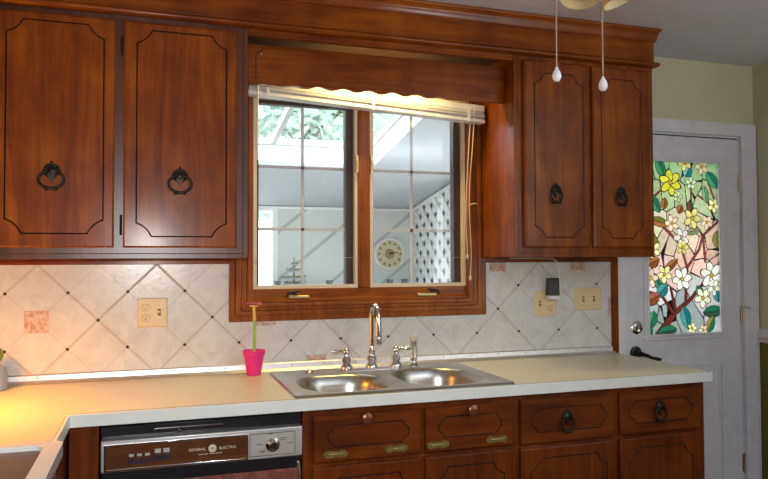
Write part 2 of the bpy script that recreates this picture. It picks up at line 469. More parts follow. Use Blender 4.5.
# ------------------------------------------------------------------ cabinet hardware
def ring_pull(parent, x, z, y, s=1.0, flat=1.0):
    """antiqued backplate with a hanging ring"""
    bm = B()
    lathe(bm, [(.0, .009), (.009 * s, .008), (.013 * s, .005), (.02 * s, .0035), (.023 * s, .001), (.023 * s, 0)], (x, y, z + .022 * s), (0, -1, 0), 16)
    for k in range(7):
        a = PI * (k / 6); ball(bm, (x + .022 * s * math.cos(a), y - .002, z + .024 * s + .02 * s * math.sin(a)), .0065 * s, 8, (1, .6, 1))
    ball(bm, (x, y - .002, z + .049 * s), .006 * s, 8, (.8, .6, 1.5))
    plate(bm, [[(x, z - .014 * s), (x + .013 * s, z + .01 * s), (x + .008 * s, z + .02 * s), (x - .008 * s, z + .02 * s), (x - .013 * s, z + .01 * s)]], 'y', y - .007, y)
    for sx in (-1, 1): ball(bm, (x + sx * .02 * s, y - .005, z + .014 * s), .006 * s, 8)
    h = mk('pull', bm, 'bronze', parent, ang=60)
    h['label'] = 'antiqued bronze pull with a hanging ring'
    bm = B(); pts = []; rs = []
    for k in range(25):
        a = math.radians(125 + 290 * k / 24)
        px, pz = math.cos(a) * .036 * s * flat, math.sin(a) * .03 * s - .006 * s
        pts.append((x + px, y - .009 - .004 * (1 - (pz + .036 * s) / (.06 * s)), z + pz)); rs.append(.0042 * s * (1 + .25 * math.sin(PI * k / 24)))
    tube(bm, pts, rs, 8)
    for sx in (-1, 0, 1): ball(bm, (x + sx * .014 * s, y - .012, z - .037 * s), (.0075 if sx else .005) * s, 10)
    mk('ring', bm, 'bronze', h, ang=60)
    return h
def butterfly_hinge(parent, x, z, y, w=.05, h=.017):
    bm = B(); lp = []
    for k in range(24):
        a = 2 * PI * k / 24; lp.append((x + w / 2 * math.cos(a), z + h / 2 * (math.sin(a) + .12 * math.sin(3 * a)) * (1 - .15 * math.cos(4 * a))))
    plate(bm, [lp], 'y', y - .0025, y)
    tube(bm, [(x - w * .3, y - .003, z), (x + w * .3, y - .003, z)], .0028, 8)
    for sx in (-.33, .33, 0): ball(bm, (x + sx * w, y - .0028, z + .004), .0022, 6)
    o = mk('hinge', bm, 'brass', parent, ang=40); return o
def side_hinge(parent, x, z, y):
    bm = B(); tube(bm, [(x, y, z - .028), (x, y, z + .028)], .0045, 10); ball(bm, (x, y, z + .031), .005, 8); ball(bm, (x, y, z - .031), .005, 8)
    return mk('hinge', bm, 'bronze', parent)
def carcass(bm, x0, x1, y0, y1, z0, z1, holes, t=.018):
    box(bm, x0, x0 + t, y0, y1, z0, z1); box(bm, x1 - t, x1, y0, y1, z0, z1); box(bm, x0 + t, x1 - t, y0, y1, z0, z0 + t)
    box(bm, x0 + t, x1 - t, y1 - .006, y1, z0 + t, z1)
    plate(bm, [rect(x0 + t, x1 - t, z0 + t, z1)] + holes, 'y', y0, y0 + .019)
    return bm

# left wall cabinet
t = thing('wall_cabinet', (.28, -.165, 1.382), 'long dark wall cabinet with two grooved doors, left of the window', 'cabinet', 'wall cabinets')
bm = B(); carcass(bm, XL + .002, .855, YF, -.0205, 1.382, 2.262, [rect(.03, .375, 1.44, 2.2), rect(.445, .79, 1.44, 2.2)])
mk('carcass', bm, 'wood_frame', t, bevel=.0015)
for (x0, x1, g, pl, zt) in ((.012, .394, (.056, .359, 1.468, 2.188), (.197, 1.655), 2.216), (.4235, .812, (.467, .774, 1.46, 2.188), (.613, 1.652), 2.216)):
    bm = B(); grooved(bm, x0, x1, 1.421, zt, YF - .0005, YF - .02, scooped(*g))
    dr = mk('door', bm, ['wood_v', 'groove'], t, ang=25)
    ring_pull(dr, pl[0], pl[1], YF - .02, 1.0, 1.08)
for z in (1.5, 2.13): side_hinge(t, .4165, z, YF - .007)

# right wall cabinet
t = thing('wall_cabinet', (2.306, -.165, 1.383), 'narrow dark wall cabinet with two doors, between window and white door', 'cabinet', 'wall cabinets')
bm = B(); carcass(bm, 1.96, 2.665, YF, -.0205, 1.383, 2.262, [rect(2.02, 2.3, 1.44, 2.2), rect(2.35, 2.61, 1.44, 2.2)])
mk('carcass', bm, 'wood_v', t, bevel=.0015)
for (x0, x1, g, pl) in ((1.999, 2.316, (2.047, 2.285, 1.467, 2.165), (2.146, 1.648)), (2.336, 2.64, (2.378, 2.59, 1.465, 2.165), (2.474, 1.645))):
    bm = B(); grooved(bm, x0, x1, 1.424, 2.216, YF - .0005, YF - .02, scooped(*g), .0042, .003)
    dr = mk('door', bm, ['wood_v', 'groove'], t, ang=25)
    ring_pull(dr, pl[0], pl[1], YF - .02, .9, .8)

# valance between the wall cabinets
top = [(1.957, 2.204), (.857, 2.204)]
bot = []
for k in range(81):
    u = k / 80; x = .857 + 1.1 * u; z = 2.052 - .004 * u
    w = max(0, 1 - abs(u - .45) / .38)
    if w > 0:
        ph = (u - .45) / .095
        z += .011 * (.5 + .5 * math.cos(2 * PI * ph)) * min(1, w * 2.2) - .002
    bot.append((x, z))
bm = B(); plate(bm, [bot + top], 'y', -.25, -.232)
tube(bm, [(.895, -.2502, 2.07), (.895, -.2502, 2.165)], .0022, 6, mi=1)
tube(bm, [(.895, -.2502, 2.165), (.906, -.2502, 2.176), (.918, -.2502, 2.182), (.926, -.2502, 2.199)], .0022, 6, mi=1)
ball(bm, (.916, -.2505, 2.168), .003, 8, mi=2)
o = mk('valance', bm, ['wood_h', 'groove', 'cream'], smooth=False, bevel=.0012)
tag(o, 'dark wood valance board with a scalloped lower edge above the window', 'valance')

# ------------------------------------------------------------------ kitchen window
W = bpy.data.objects.new('window_1', None); COL.objects.link(W); W.location = (1.4, 0, 1.125); ORG[W] = Vector((1.4, 0, 1.125)); W['kind'] = 'structure'
bm = B()   # moulded casing: nested frames stepping outwards
for x0, x1, za, ix0, ix1, iz, y in ((.82, 1.982, 1.122, .845, 1.957, 1.147, -.02), (.845, 1.957, 1.147, .868, 1.936, 1.166, -.03), (.868, 1.936, 1.166, .892, 1.912, 1.182, -.025), (.892, 1.912, 1.182, .916, 1.889, 1.197, -.034)):
    plate(bm, [[(x0, za), (x1, za), (x1, 2.16), (ix1, 2.16), (ix1, iz), (ix0, iz), (ix0, 2.16), (x0, 2.16)]], 'y', y, -.0005)
box(bm, .82, 1.982, -.03, -.0005, 2.16, 2.2)
mk('casing', bm, 'win_v', W, bevel=.004, seg=3)
bm = B(); box(bm, .9005, 1.8995, -.012, .1495, 1.1505, 1.197); hexa(bm, [(.9005, -.02, 1.197), (.9005, -.02, 1.212), (.9005, .06, 1.197), (.9005, .06, 1.24), (1.8995, -.02, 1.197), (1.8995, -.02, 1.212), (1.8995, .06, 1.197), (1.8995, .06, 1.24)])
box(bm, .915, 1.89, -.004, .06, 1.205, 1.254)
mk('sill', bm, 'win_h', W, bevel=.003)
bm = B(); box(bm, 1.3725, 1.4275, -.008, .1, 1.254, 2.0995)
mk('mullion', bm, 'win_v', W, bevel=.004)
bm = B(); box(bm, .9005, .9185, -.002, .1495, 1.24, 2.0995); box(bm, 1.888, 1.8995, -.002, .1495, 1.24, 2.0995); box(bm, .9185, 1.888, 0, .1495, 2.068, 2.0995)
mk('jamb', bm, 'win_v', W)
for x0, x1 in ((.919, 1.372), (1.428, 1.8875)):
    bm = B(); plate(bm, [rect(x0, x1, 1.2545, 2.068), rect(x0 + .0155, x1 - .0125, 1.269, 2.056)], 'y', 0, .028)
    mk('stop', bm, 'cream', W)
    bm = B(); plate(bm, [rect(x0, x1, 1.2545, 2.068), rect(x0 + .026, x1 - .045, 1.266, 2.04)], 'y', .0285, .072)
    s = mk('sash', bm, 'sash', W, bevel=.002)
    bm = B(); box(bm, x0 + .0255, x0 + .0285, .04, .052, 1.27, 1.79)
    mk('gasket', bm, 'gasket', s)
    bm = B(); box(bm, x0 + .024, x1 - .043, .049, .053, 1.264, 2.042)
    mk('pane', bm, 'glass', s, smooth=False)
    gx0, gx1 = x0 + .026, x1 - .045; w = .013; cx = (gx0 + gx1) / 2 + (.003 if x0 < 1 else -.004)
    bm = B(); box(bm, cx - w / 2, cx + w / 2, .054, .06, 1.266, 2.04)
    for z in (1.508, 1.775): box(bm, gx0, gx1, .054, .06, z - w / 2, z + w / 2)
    mk('grille', bm, 'grille', s)
for x, a in ((1.108, -1), (1.687, 1)):
    bm = B(); box(bm, x - .045, x + .045, -.028, -.004, 1.214, 1.226)
    c = mk('crank', bm, 'brightbrass', W, bevel=.003)
    bm = B(); x2 = x + a * .02
    tube(bm, [(x2 - a * .005, -.03, 1.232), (x2 + .01 * a, -.034, 1.24), (x2 + a * .028, -.03, 1.236), (x2 + a * .036, -.03, 1.22)], [.005, .007, .006, .004], 8)
    tube(bm, [(x2 + .01 * a, -.034, 1.24), (x2 - a * .02, -.034, 1.246)], [.006, .004], 8)
    mk('lever', bm, 'gasket', c, ang=60)
for x in (1.366, 1.434):
    bm = B(); box(bm, x - .006, x + .006, -.016, -.001, 1.755, 1.83); tube(bm, [(x, -.014, 1.81), (x, -.028, 1.8), (x, -.026, 1.765)], .004, 8)
    mk('latch', bm, 'brightbrass', W, bevel=.002)

# blind drawn up under the valance
t = thing('mini_blind', (1.42, -.07, 1.985), 'white slatted blind drawn up tight at the top of the window', 'blind')
X0, X1 = .884, 1.944
tz = lambda x: -.06 * (x - X0) / (X1 - X0)      # it hangs a little lower on the right
def slat(bm, x0, x1, y0, y1, z0, z1, j=0., e=0.):
    hexa(bm, [(x0, y0 + j, z0 + tz(x0)), (x0, y0 + j, z1 + tz(x0)), (x0, y1 + j, z0 + tz(x0)), (x0, y1 + j, z1 + tz(x0)), (x1, y0 + j, z0 + e + tz(x1)), (x1, y0 + j, z1 + e + tz(x1)), (x1, y1 + j, z0 + e + tz(x1)), (x1, y1 + j, z1 + e + tz(x1))])
bm = B(); slat(bm, X0, X1, -.092, -.05, 2.1, 2.13)
mk('headrail', bm, 'blind', t, bevel=.003)
bm = B()
for k in range(12):
    slat(bm, X0 + .004, X1 - .004, -.096, -.047, 2.0625 + k * .0034, 2.0641 + k * .0034, (random.random() - .5) * .012, (random.random() - .5) * .002)
mk('slat_stack', bm, 'blind', t, smooth=False)
bm = B(); slat(bm, X0, X1, -.099, -.046, 2.048, 2.062)
mk('bottom_rail', bm, 'blind', t, bevel=.003)
for x in (.965, 1.415, 1.862):
    bm = B(); slat(bm, x - .006, x + .006, -.1012, -.0992, 2.047, 2.101)
    mk('ladder_tape', bm, 'blind', t)
for dx, zb, sw in ((0, 1.30, .008), (-.016, 1.395, .006)):
    bm = B(); pts = []
    for k in range(30):
        u = k / 29; z = 2.06 - (2.06 - zb) * u
        pts.append((1.89 + dx - .012 * u + sw * math.sin(9 * u + dx * 90) * u, -.1025 + .04 * min(1, u * 2.5), z))
    tube(bm, pts, .0022, 6)
    ball(bm, (pts[-1][0], pts[-1][1], zb - .008), .007, 8, (1, 1, 1.9))
    if dx == 0: tube(bm, [(1.878, -.066, 1.62), (1.9, -.072, 1.628), (1.915, -.068, 1.625)], .003, 6)
    mk('lift_cord', bm, 'cord', t, ang=60)
bm = B(); tube(bm, [(.925, -.102, 2.11), (.921, -.1025, 1.78)], .0028, 6)
mk('tilt_wand', bm, 'blind', t)

# ------------------------------------------------------------------ counter
CT = .914
bm = B()
outer = [(XL, -.0062), (XL, -1.025), (.279, -1.025), (.279, -.6225), (2.682, -.6225), (2.682, -.0062)]
hole = rrect(.985, 1.792, -.607, -.08, .03, 4)
plate(bm, [outer, hole], 'z', .876, CT)
ct = mk('countertop', bm, 'counter', smooth=False)
tag(ct, 'long cream laminate worktop with front edge coloured flash-bright under the window', 'countertop')
bm = B(); box(bm, .269, 2.692, -.6325, -.6232, .874, CT - .0006); box(bm, 2.6828, 2.692, -.6232, -.0062, .874, CT - .0006); box(bm, .2798, .289, -1.025, -.6325, .874, CT - .0006)
mk('edge_strip', bm, 'edge', ct, bevel=.0015)
bm = B(); box(bm, .289, 2.69, -.6235, -.6222, CT - .002, CT + .0003)
mk('edge_seam', bm, 'seam', ct)

# ------------------------------------------------------------------ sink
bm = B()
L1 = (1.03, 1.372, -.578, -.215); L2 = (1.418, 1.752, -.578, -.175)
dk = rrect(.973, 1.804, -.617, -.07, .018, 5); dk2 = rrect(.979, 1.798, -.611, -.076, .016, 5); dk3 = rrect(.99, 1.787, -.6, -.087, .014, 5)
zt = .9215
loops3 = [[bm.verts.new((p[0], p[1], z)) for p in l] for l, z in ((dk, CT + .0008), (dk2, zt), (dk3, zt - .0025))]
def bridge(a, b, mi=0):
    for k in range(len(a)):
        j = (k + 1) % len(a); bm.faces.new((a[k], a[j], b[j], b[k])).material_index = mi
bridge(loops3[0], loops3[1]); bridge(loops3[1], loops3[2])
holes = []
for (x0, x1, y0, y1) in (L1, L2):
    prev = None
    prof = [(0, zt - .0025), (.004, zt - .004), (.012, zt - .012), (.02, zt - .05), (.028, zt - .13), (.045, zt - .158), (.08, zt - .168)]
    for k, (ins, z) in enumerate(prof):
        l = [bm.verts.new((p[0], p[1], z)) for p in rrect(x0 + ins, x1 - ins, y0 + ins, y1 - ins, max(.02, .13 - ins * .7), 8)]
        if k == 0: holes.append(l)
        else: bridge(prev, l)
        prev = l
    bm.faces.new(prev)
fill(bm, [loops3[2]] + holes)
sink = mk('sink', bm, 'steel', ang=40)
tag(sink, 'double bowl stainless steel sink set into the cream worktop', 'sink')
for (x0, x1, y0, y1) in (L1, L2):
    bm = B(); cx, cy = (x0 + x1) / 2, (y0 + y1) / 2
    lathe(bm, [(.045, 0), (.043, .003), (.035, .004), (.03, .001), (0, .001)], (cx, cy, zt - .1675), n=24)
    mk('drain', bm, 'chrome', sink)
bm = B(); lathe(bm, [(.018, 0), (.018, .003), (.013, .009), (.006, .013), (0, .014)], (1.127, -.13, zt - .0025), n=16)
c = mk('hole_cover', bm, 'steel', sink); c['label'] = 'small round steel cap'

# faucet
FZ = zt - .0022
t = thing('faucet', (1.395, -.118, FZ), 'chrome gooseneck faucet with two lever handles behind the sink bowls', 'faucet')
bm = B(); plate(bm, [rrect(1.262, 1.53, -.146, -.09, .027, 6)], 'z', FZ, FZ + .008)
mk('deck_plate', bm, 'chrome', t, bevel=.003)
bm = B()
lathe(bm, [(.026, 0), (.026, .006), (.021, .012), (.017, .022), (.021, .03), (.023, .036), (.016, .046), (.0135, .058), (.016, .063), (.011, .07), (.0105, .09)], (1.397, -.118, FZ + .008), n=20)
pts = [(1.397, -.118, FZ + .09 + k * .02) for k in range(6)]
R = .046; ztop = FZ + .22
for k in range(0, 15):
    a = PI * k / 14 * 1.02; pts.append((1.397, -.118 - R + R * math.cos(a), ztop + R * math.sin(a)))
pts.append((1.397, pts[-1][1] - .001, FZ + .185)); pts.append((1.397, pts[-1][1] - .001, FZ + .145))
rs = [.0105] * 19 + [.0105, .012, .013, .0135][:len(pts) - 19]
tube(bm, pts, rs[:len(pts)], 14)
e = pts[-1]
lathe(bm, [(.0135, 0), (.016, -.004), (.016, -.008), (.013, -.016), (.0145, -.026), (.012, -.03), (0, -.03)], e, n=16)
mk('spout', bm, 'chrome', t, ang=45)
for hx, s in ((1.288, -1), (1.505, 1)):
    bm = B()
    lathe(bm, [(.026, 0), (.026, .006), (.02, .012), (.015, .02), (.018, .026), (.021, .033), (.018, .04), (.012, .048), (.011, .056), (.016, .062), (.017, .068), (.012, .075), (.008, .08), (0, .083)], (hx, -.118, FZ + .008), n=18)
    h = mk('handle', bm, 'chrome', t, ang=45)
    bm = B(); z = FZ + .078
    tube(bm, [(hx, -.118, z), (hx + s * .018, -.122, z + .003), (hx + s * .034, -.127, z + .001), (hx + s * .05, -.132, z + .002), (hx + s * .062, -.136, z + .001)], [.006, .006, .005, .0085, .006], 10)
    ball(bm, (hx + s * .063, -.136, z + .001), .0075, 10, (1.2, 1, .8))
    mk('lever', bm, 'chrome', h, ang=60)
t = thing('side_sprayer', (1.585, -.116, FZ), 'small chrome side spray with cream nozzle, right of the faucet', 'sprayer')
bm = B(); lathe(bm, [(.024, 0), (.024, .004), (.018, .01), (.013, .018), (.0125, .026), (.015, .03), (.0155, .034), (0, .034)], (1.585, -.116, FZ), n=18)
mk('holder', bm, 'chrome', t)
bm = B(); tube(bm, [(1.585, -.116, FZ + .03), (1.585, -.117, FZ + .06), (1.585, -.118, FZ + .09), (1.584, -.122, FZ + .112), (1.58, -.132, FZ + .125), (1.574, -.146, FZ + .126)], [.0145, .016, .014, .0155, .019, .0185], 14)
mk('spray_body', bm, 'chrome', t, ang=50)
bm = B(); lathe(bm, [(.0125, 0), (.0135, .004), (.0125, .008), (.007, .0085), (.0065, .005), (0, .005)], (1.5735, -.147, FZ + .126), (-.35, -.93, -.05), 16)
mk('nozzle', bm, 'cream', t)['label'] = 'cream spray nozzle'

# ------------------------------------------------------------------ base cabinets
FY = -.595
def plain_door(parent, x0, x1, z0, z1, groove=True, m=.04, cx=.045):
    bm = B(); grooved(bm, x0, x1, z0, z1, FY - .0005, FY - .018, scooped(x0 + m, x1 - m, z0 + m, z1 - m, cx, cx))
    return mk('door', bm, ['base_v', 'groove'], parent, ang=25)
def drawer(parent, name, x0, x1, z0, z1, mx, mz0, mz1, c=.022):
    bm = B(); grooved(bm, x0, x1, z0, z1, FY - .0005, FY - .018, scooped(x0 + mx, x1 - mx, z0 + mz0, z1 - mz1, c, c * 1.1, 5), .0042, .003)
    return mk(name, bm, ['base_h', 'groove'], parent, ang=25)
t = thing('base_cabinet', (1.405, -.3, 0), 'worn dark base cabinet with brass hinged tilt-out fronts, below the sink', 'cabinet', 'base cabinets')
bm = B(); carcass(bm, 1.004, 1.806, FY, -.01, .1, .8735, [rect(1.05, 1.42, .14, .66), rect(1.455, 1.78, .14, .66), rect(1.06, 1.4, .71, .83), rect(1.47, 1.77, .71, .83)])
box(bm, 1.004, 1.806, -.53, -.01, 0, .1)
mk('carcass', bm, 'base_v', t, bevel=.0015)
for x0, x1, kx in ((1.037, 1.428, 1.222), (1.443, 1.792, 1.622)):
    f = drawer(t, 'tilt_out_front', x0, x1, .69, .848, .05, .05, .035)
    bm = B(); lathe(bm, [(.014, 0), (.013, .006), (.018, .01), (.022, .017), (.021, .022), (.014, .026), (0, .027)], (kx, FY - .018, .832), (0, -1, 0), 16, sx=1., sy=1.)
    mk('knob', bm, 'copper', f)['label'] = 'rounded copper coloured knob'
    for hx in ((1.114, 1.332) if x0 < 1.2 else (1.49, 1.722)): butterfly_hinge(f, hx, .7175, FY - .018, .086, .027)
    plain_door(t, x0, x1, .12, .675)
t = thing('base_cabinet', (2.24, -.3, 0), 'dark base cabinet with two ring-pull drawers, at the right end of the worktop', 'cabinet', 'base cabinets')
bm = B(); carcass(bm, 1.808, 2.68, FY, -.01, .1, .8735, [rect(1.85, 2.21, .14, .65), rect(2.285, 2.6, .14, .65), rect(1.85, 2.21, .71, .82), rect(2.285, 2.6, .71, .82)])
box(bm, 1.808, 2.68, -.53, -.01, 0, .1)
mk('carcass', bm, 'base_v', t, bevel=.0015)
for x0, x1, pz in ((1.824, 2.236, (2.019, .757)), (2.26, 2.645, (2.446, .764))):
    f = drawer(t, 'drawer', x0, x1, .684, .85, .04, .043, .035, .028)
    ring_pull(f, pz[0], pz[1], FY - .018, .9, .85)
    plain_door(t, x0, x1, .12, .67)
# corner filler beside the dishwasher, carrying the corner of the worktop
bm = B(); box(bm, .283, .367, FY, -.05, .0, .8735); box(bm, XL + .002, .275, -1.02, -.05, .1, .8735)
o = mk('corner_cabinet', bm, 'base_v', bevel=.0015)
tag(o, 'plain dark wood corner cabinet between the dishwasher and the cooker', 'cabinet')

# ------------------------------------------------------------------ dishwasher
t = thing('dishwasher', (.686, -.3, 0), 'built-in dishwasher with woodgrain control panel, left of the sink cabinet', 'dishwasher')
bm = B(); box(bm, .373, .999, -.58, -.02, .1, .866); box(bm, .39, .985, -.5, -.02, 0, .1)
box(bm, .373, .999, -.6, -.58, .832, .862)
mk('body', bm, 'blackp', t, bevel=.002)
bm = B(); box(bm, .374, .9985, -.622, -.58, .7265, .824)
cp = mk('control_panel', bm, 'alum', t, bevel=.004); cp['label'] = 'bright metal framed control panel'
PY = -.6222
bm = B(); box(bm, .3905, .812, PY - .0012, PY + .001, .736, .8055); mk('woodgrain_inset', bm, 'dwood', cp)
bm = B(); plate(bm, [rect(.383, .82, .7295, .812), rect(.3905, .812, .736, .8055)], 'y', PY - .004, PY + .001); mk('inset_frame', bm, 'chrome', cp, bevel=.001)
bm = B(); box(bm, .826, .972, PY - .001, PY + .001, .738, .808); mk('dial_plate', bm, 'dial', cp)
bm = B(); plate(bm, [rect(.824, .974, .736, .81), rect(.826, .972, .738, .808)], 'y', PY - .0015, PY + .001); box(bm, .885, .9, PY - .002, PY, .806, .81); mk('dial_border', bm, 'greyplastic', cp)
KX, KZ = .899, .771
bm = B(); lathe(bm, [(.024, 0), (.023, .004), (.0165, .008), (.0155, .02), (.013, .022), (.0125, .018), (0, .018)], (KX, PY - .001, KZ), (0, -1, 0), 24)
kb = mk('dial_knob', bm, 'chrome', cp)
bm = B(); lathe(bm, [(.011, 0), (.011, .0015), (0, .0018)], (KX, PY - .0195, KZ), (0, -1, 0), 20); mk('knob_cap', bm, 'blackp', kb)
for x0, x1, z in ((.846, .866, .775), (.853, .874, .752), (.92, .936, .79), (.938, .946, .79), (.922, .94, .784), (.946, .968, .772), (.862, .87, .748)):
    bm = B(); box(bm, x0, x1, PY - .0016, PY, z - .001, z + .001); mk('printed_mark', bm, 'greyplastic', cp)
for k, (x, w) in enumerate(((.463, .018), (.4865, .018), (.51, .018), (.5405, .022), (.566, .022))):
    z = .752 if k < 3 else .757; bm = B()
    box(bm, x - w / 2, x + w / 2, PY - .005, PY, z - .002, z + .013); b_ = mk('key', bm, 'navy', cp, bevel=.001)
    bm = B(); box(bm, x - w / 2 + .001, x + w / 2 - .001, PY - .0062, PY - .0048, z + .007, z + .0125); mk('key_cap', bm, 'chrome', b_)
    bm = B(); box(bm, x - w / 2 + .002, x + w / 2 - .002, PY - .0016, PY, z + .019, z + (.027 if k < 3 else .032)); mk('key_print', bm, 'dial', b_)
text('lettering', 'GENERAL', .6595, PY - .0014, .7755, .0125, 'cream', cp)
text('lettering', 'ELECTRIC', .7545, PY - .0014, .7745, .0125, 'cream', cp)
bm = B(); lathe(bm, [(.0125, 0), (.0125, .0008), (.0105, .0012), (0, .0012)], (.7065, PY - .001, .7755), (0, -1, 0), 24); em = mk('emblem', bm, 'cream', cp)
text('emblem_letters', 'GE', .7065, PY - .0026, .7757, .012, 'greyplastic', em)
bm = B()
for x0, x1 in ((.664, .671), (.6725, .681), (.6825, .692), (.698, .706), (.7075, .716), (.7175, .7265), (.728, .737)): box(bm, x0, x1, PY - .0016, PY, .7585, .7605)
mk('small_print', bm, 'cream', cp)
bm = B(); box(bm, .376, .9965, -.606, -.58, .684, .7262); mk('black_strip', bm, 'blackp', t, bevel=.003)
bm = B(); box(bm, .376, .9965, -.604, -.58, .12, .683); dp = mk('front_panel', bm, 'dwpanel', t, bevel=.002); dp['label'] = 'mottled red front panel'
bm = B(); box(bm, .982, .991, -.609, -.6035, .12, .705); mk('side_moulding', bm, 'chrome', dp, bevel=.0015)
bm = B(); box(bm, .377, .386, -.609, -.6035, .12, .683); mk('side_moulding', bm, 'chrome', dp, bevel=.0015)
bm = B(); box(bm, .53, .74, -.606, -.6, .8425, .8465); lathe(bm, [(.006, 0), (.006, .004), (0, .004)], (.606, -.6, .8325), (0, -1, 0), 12); mk('latch', bm, 'chrome', t)

# ------------------------------------------------------------------ cooker in the left run
t = thing('cooker', (-.02, -1.42, 0), 'white rimmed cooker with a brown glass hob, beside the left worktop', 'cooker')
bm = B(); box(bm, XL + .02, .285, -1.79, -1.045, .02, .9); 
for x in (-.28, .22):
    for y in (-1.72, -1.11): lathe(bm, [(.02, 0), (.02, .02), (0, .02)], (x, y, 0), n=12)
mk('body', bm, 'blackp', t, bevel=.003)
bm = B(); plate(bm, [rrect(XL + .01, .316, -1.8, -1.036, .02, 5), rrect(XL + .045, .277, -1.765, -1.068, .03, 5)], 'z', .901, .934)
mk('hob_rim', bm, 'enamel', t, bevel=.008, seg=4)['label'] = 'white enamel rim'
bm = B(); plate(bm, [rrect(XL + .04, .282, -1.77, -1.062, .03, 5)], 'z', .901, .922)
hb = mk('hob', bm, 'hobglass', t)
for x, y, r in ((.1, -1.24, .09), (.1, -1.58, .1), (-.17, -1.24, .1), (-.17, -1.58, .08)):
    bm = B(); lathe(bm, [(r, 0), (r, .0006), (r - .004, .0006), (r - .004, 0)], (x, y, .9222), n=32); mk('burner_ring', bm, 'slot', hb)
bm = B(); box(bm, .2855, .302, -1.785, -1.05, .2, .79); od = mk('oven_door', bm, 'blackp', t, bevel=.004)
bm = B(); tube(bm, [(.303, -1.7, .76), (.335, -1.7, .76), (.335, -1.13, .76), (.303, -1.13, .76)], .009, 10); mk('handle', bm, 'steel', od)
bm = B(); box(bm, .2855, .3, -1.785, -1.05, .8, .898); pnl = mk('knob_panel', bm, 'steel', t, bevel=.003)
for k in range(5):
    bm = B(); lathe(bm, [(.02, 0), (.018, .018), (0, .019)], (.3, -1.69 + k * .14, .85), (1, 0, 0), 16); mk('knob', bm, 'blackp', pnl)

# ------------------------------------------------------------------ things on the counter and on the tiles
PX, PYY = .912, -.082
t = thing('flower_pot', (PX, PYY, CT), 'bright pink plastic pot with a green stemmed toy flower, by the sink', 'flower pot')
bm = B(); lathe(bm, [(0, 0), (.027, 0), (.028, .002), (.04, .078), (.0435, .08), (.045, .098), (.0425, .099), (.0405, .083), (.037, .08), (.034, .07), (0, .07)], (PX, PYY, CT + .0004), n=32)
mk('pot', bm, 'pinkpot', t)
bm = B(); tube(bm, [(PX, PYY, CT + .06), (PX + .002, PYY, CT + .15), (PX + .002, PYY, CT + .225)], .0065, 10, mi=0)
st = mk('stem', bm, 'stemgreen', t)
bm = B(); tube(bm, [(PX + .002, PYY, CT + .222), (PX, PYY, CT + .274)], [.007, .0055], 10); box(bm, PX - .016, PX + .016, PYY - .006, PYY + .006, CT + .273, CT + .28)
mk('stem_tip', bm, 'stemyellow', st)['label'] = 'yellow tip of the stem'
bm = B()
for k in range(6):
    a = 2 * PI * k / 6 + .3
    ball(bm, (PX - .004 + .021 * math.cos(a), PYY + .016 * math.sin(a), CT + .286 + .003 * math.sin(2 * a)), .014, 10, (1.15, 1, .3))
ball(bm, (PX - .003, PYY, CT + .287), .007, 10)
mk('blossom', bm, 'petal', t)['label'] = 'dusky rose blossom'

t = thing('storage_jar', (-.034, -.1, CT), 'grey blue glass jar with a round green stopper, at the left worktop edge', 'jar')
bm = B(); lathe(bm, [(0, 0), (.06, 0), (.064, .004), (.065, .02), (.064, .05), (.055, .078), (.04, .09), (.03, .094), (0, .094)], (-.034, -.1, CT + .0004), n=28)
mk('body', bm, 'jar', t)
bm = B(); lathe(bm, [(.024, 0), (.026, .003), (.02, .01), (0, .01)], (-.034, -.1, CT + .0945), n=20, mi=1); ball(bm, (-.018, -.1, CT + .125), .033, 16)
mk('stopper', bm, ['green', 'slot'], t)

TY = -.0064
def wallplate(bm, x0, x1, z0, z1):
    a = [bm.verts.new((p[0], TY, p[1])) for p in rect(x0, x1, z0, z1)]; b = [bm.verts.new((p[0], TY - .003, p[1])) for p in rect(x0, x1, z0, z1)]
    c = [bm.verts.new((p[0], TY - .0055, p[1])) for p in rect(x0 + .004, x1 - .004, z0 + .004, z1 - .004)]
    for l0, l1 in ((a, b), (b, c)):
        for k in range(4): bm.faces.new((l0[k], l0[(k + 1) % 4], l1[(k + 1) % 4], l1[k]))
    bm.faces.new(c); bm.faces.new(a); return bm
def receptacle(parent, x, z):
    bm = B(); lp = []
    for k in range(28):
        a = 2 * PI * k / 28; lp.append((x + .0165 * math.cos(a), z + max(-.0125, min(.0125, .0165 * math.sin(a)))))
    plate(bm, [lp], 'y', TY - .0075, TY - .005)
    r_ = mk('receptacle', bm, 'ivory', parent)
    bm = B()
    box(bm, x - .0075, x - .0055, TY - .0079, TY - .007, z - .001, z + .007); box(bm, x + .0055, x + .0075, TY - .0079, TY - .007, z - .001, z + .006)
    lathe(bm, [(.0026, 0), (.0026, .001), (0, .001)], (x, TY - .007, z - .006), (0, -1, 0), 10)
    mk('slots', bm, 'slot', r_)
    bm = B(); l2 = offset(lp, .0012); plate(bm, [l2, lp], 'y', TY - .0058, TY - .005); mk('gap', bm, 'seam', r_)
def toggle(parent, x, z):
    bm = B(); box(bm, x - .006, x + .006, TY - .0065, TY - .005, z - .013, z + .013)
    hexa(bm, [(x - .004, TY - .012, z + .001), (x - .004, TY - .012, z + .007), (x - .004, TY - .005, z - .005), (x - .004, TY - .005, z + .005), (x + .004, TY - .012, z + .001), (x + .004, TY - .012, z + .007), (x + .004, TY - .005, z - .005), (x + .004, TY - .005, z + .005)], 1)
    mk('toggle', bm, ['seam', 'ivory'], parent)
def screws(parent, pts):
    for x, z in pts:
        bm = B(); lathe(bm, [(.0032, 0), (.0028, .001), (0, .0012)], (x, TY - .0054, z), (0, -1, 0), 10)
        mk('screw', bm, 'dial', parent)
t = thing('outlet_plate', (.524, -.008, 1.112), 'ivory outlet plate with a twin socket and a switch, left of the window', 'outlet')
mk('plate', wallplate(B(), .467, .58, 1.112, 1.227), 'ivory', t)
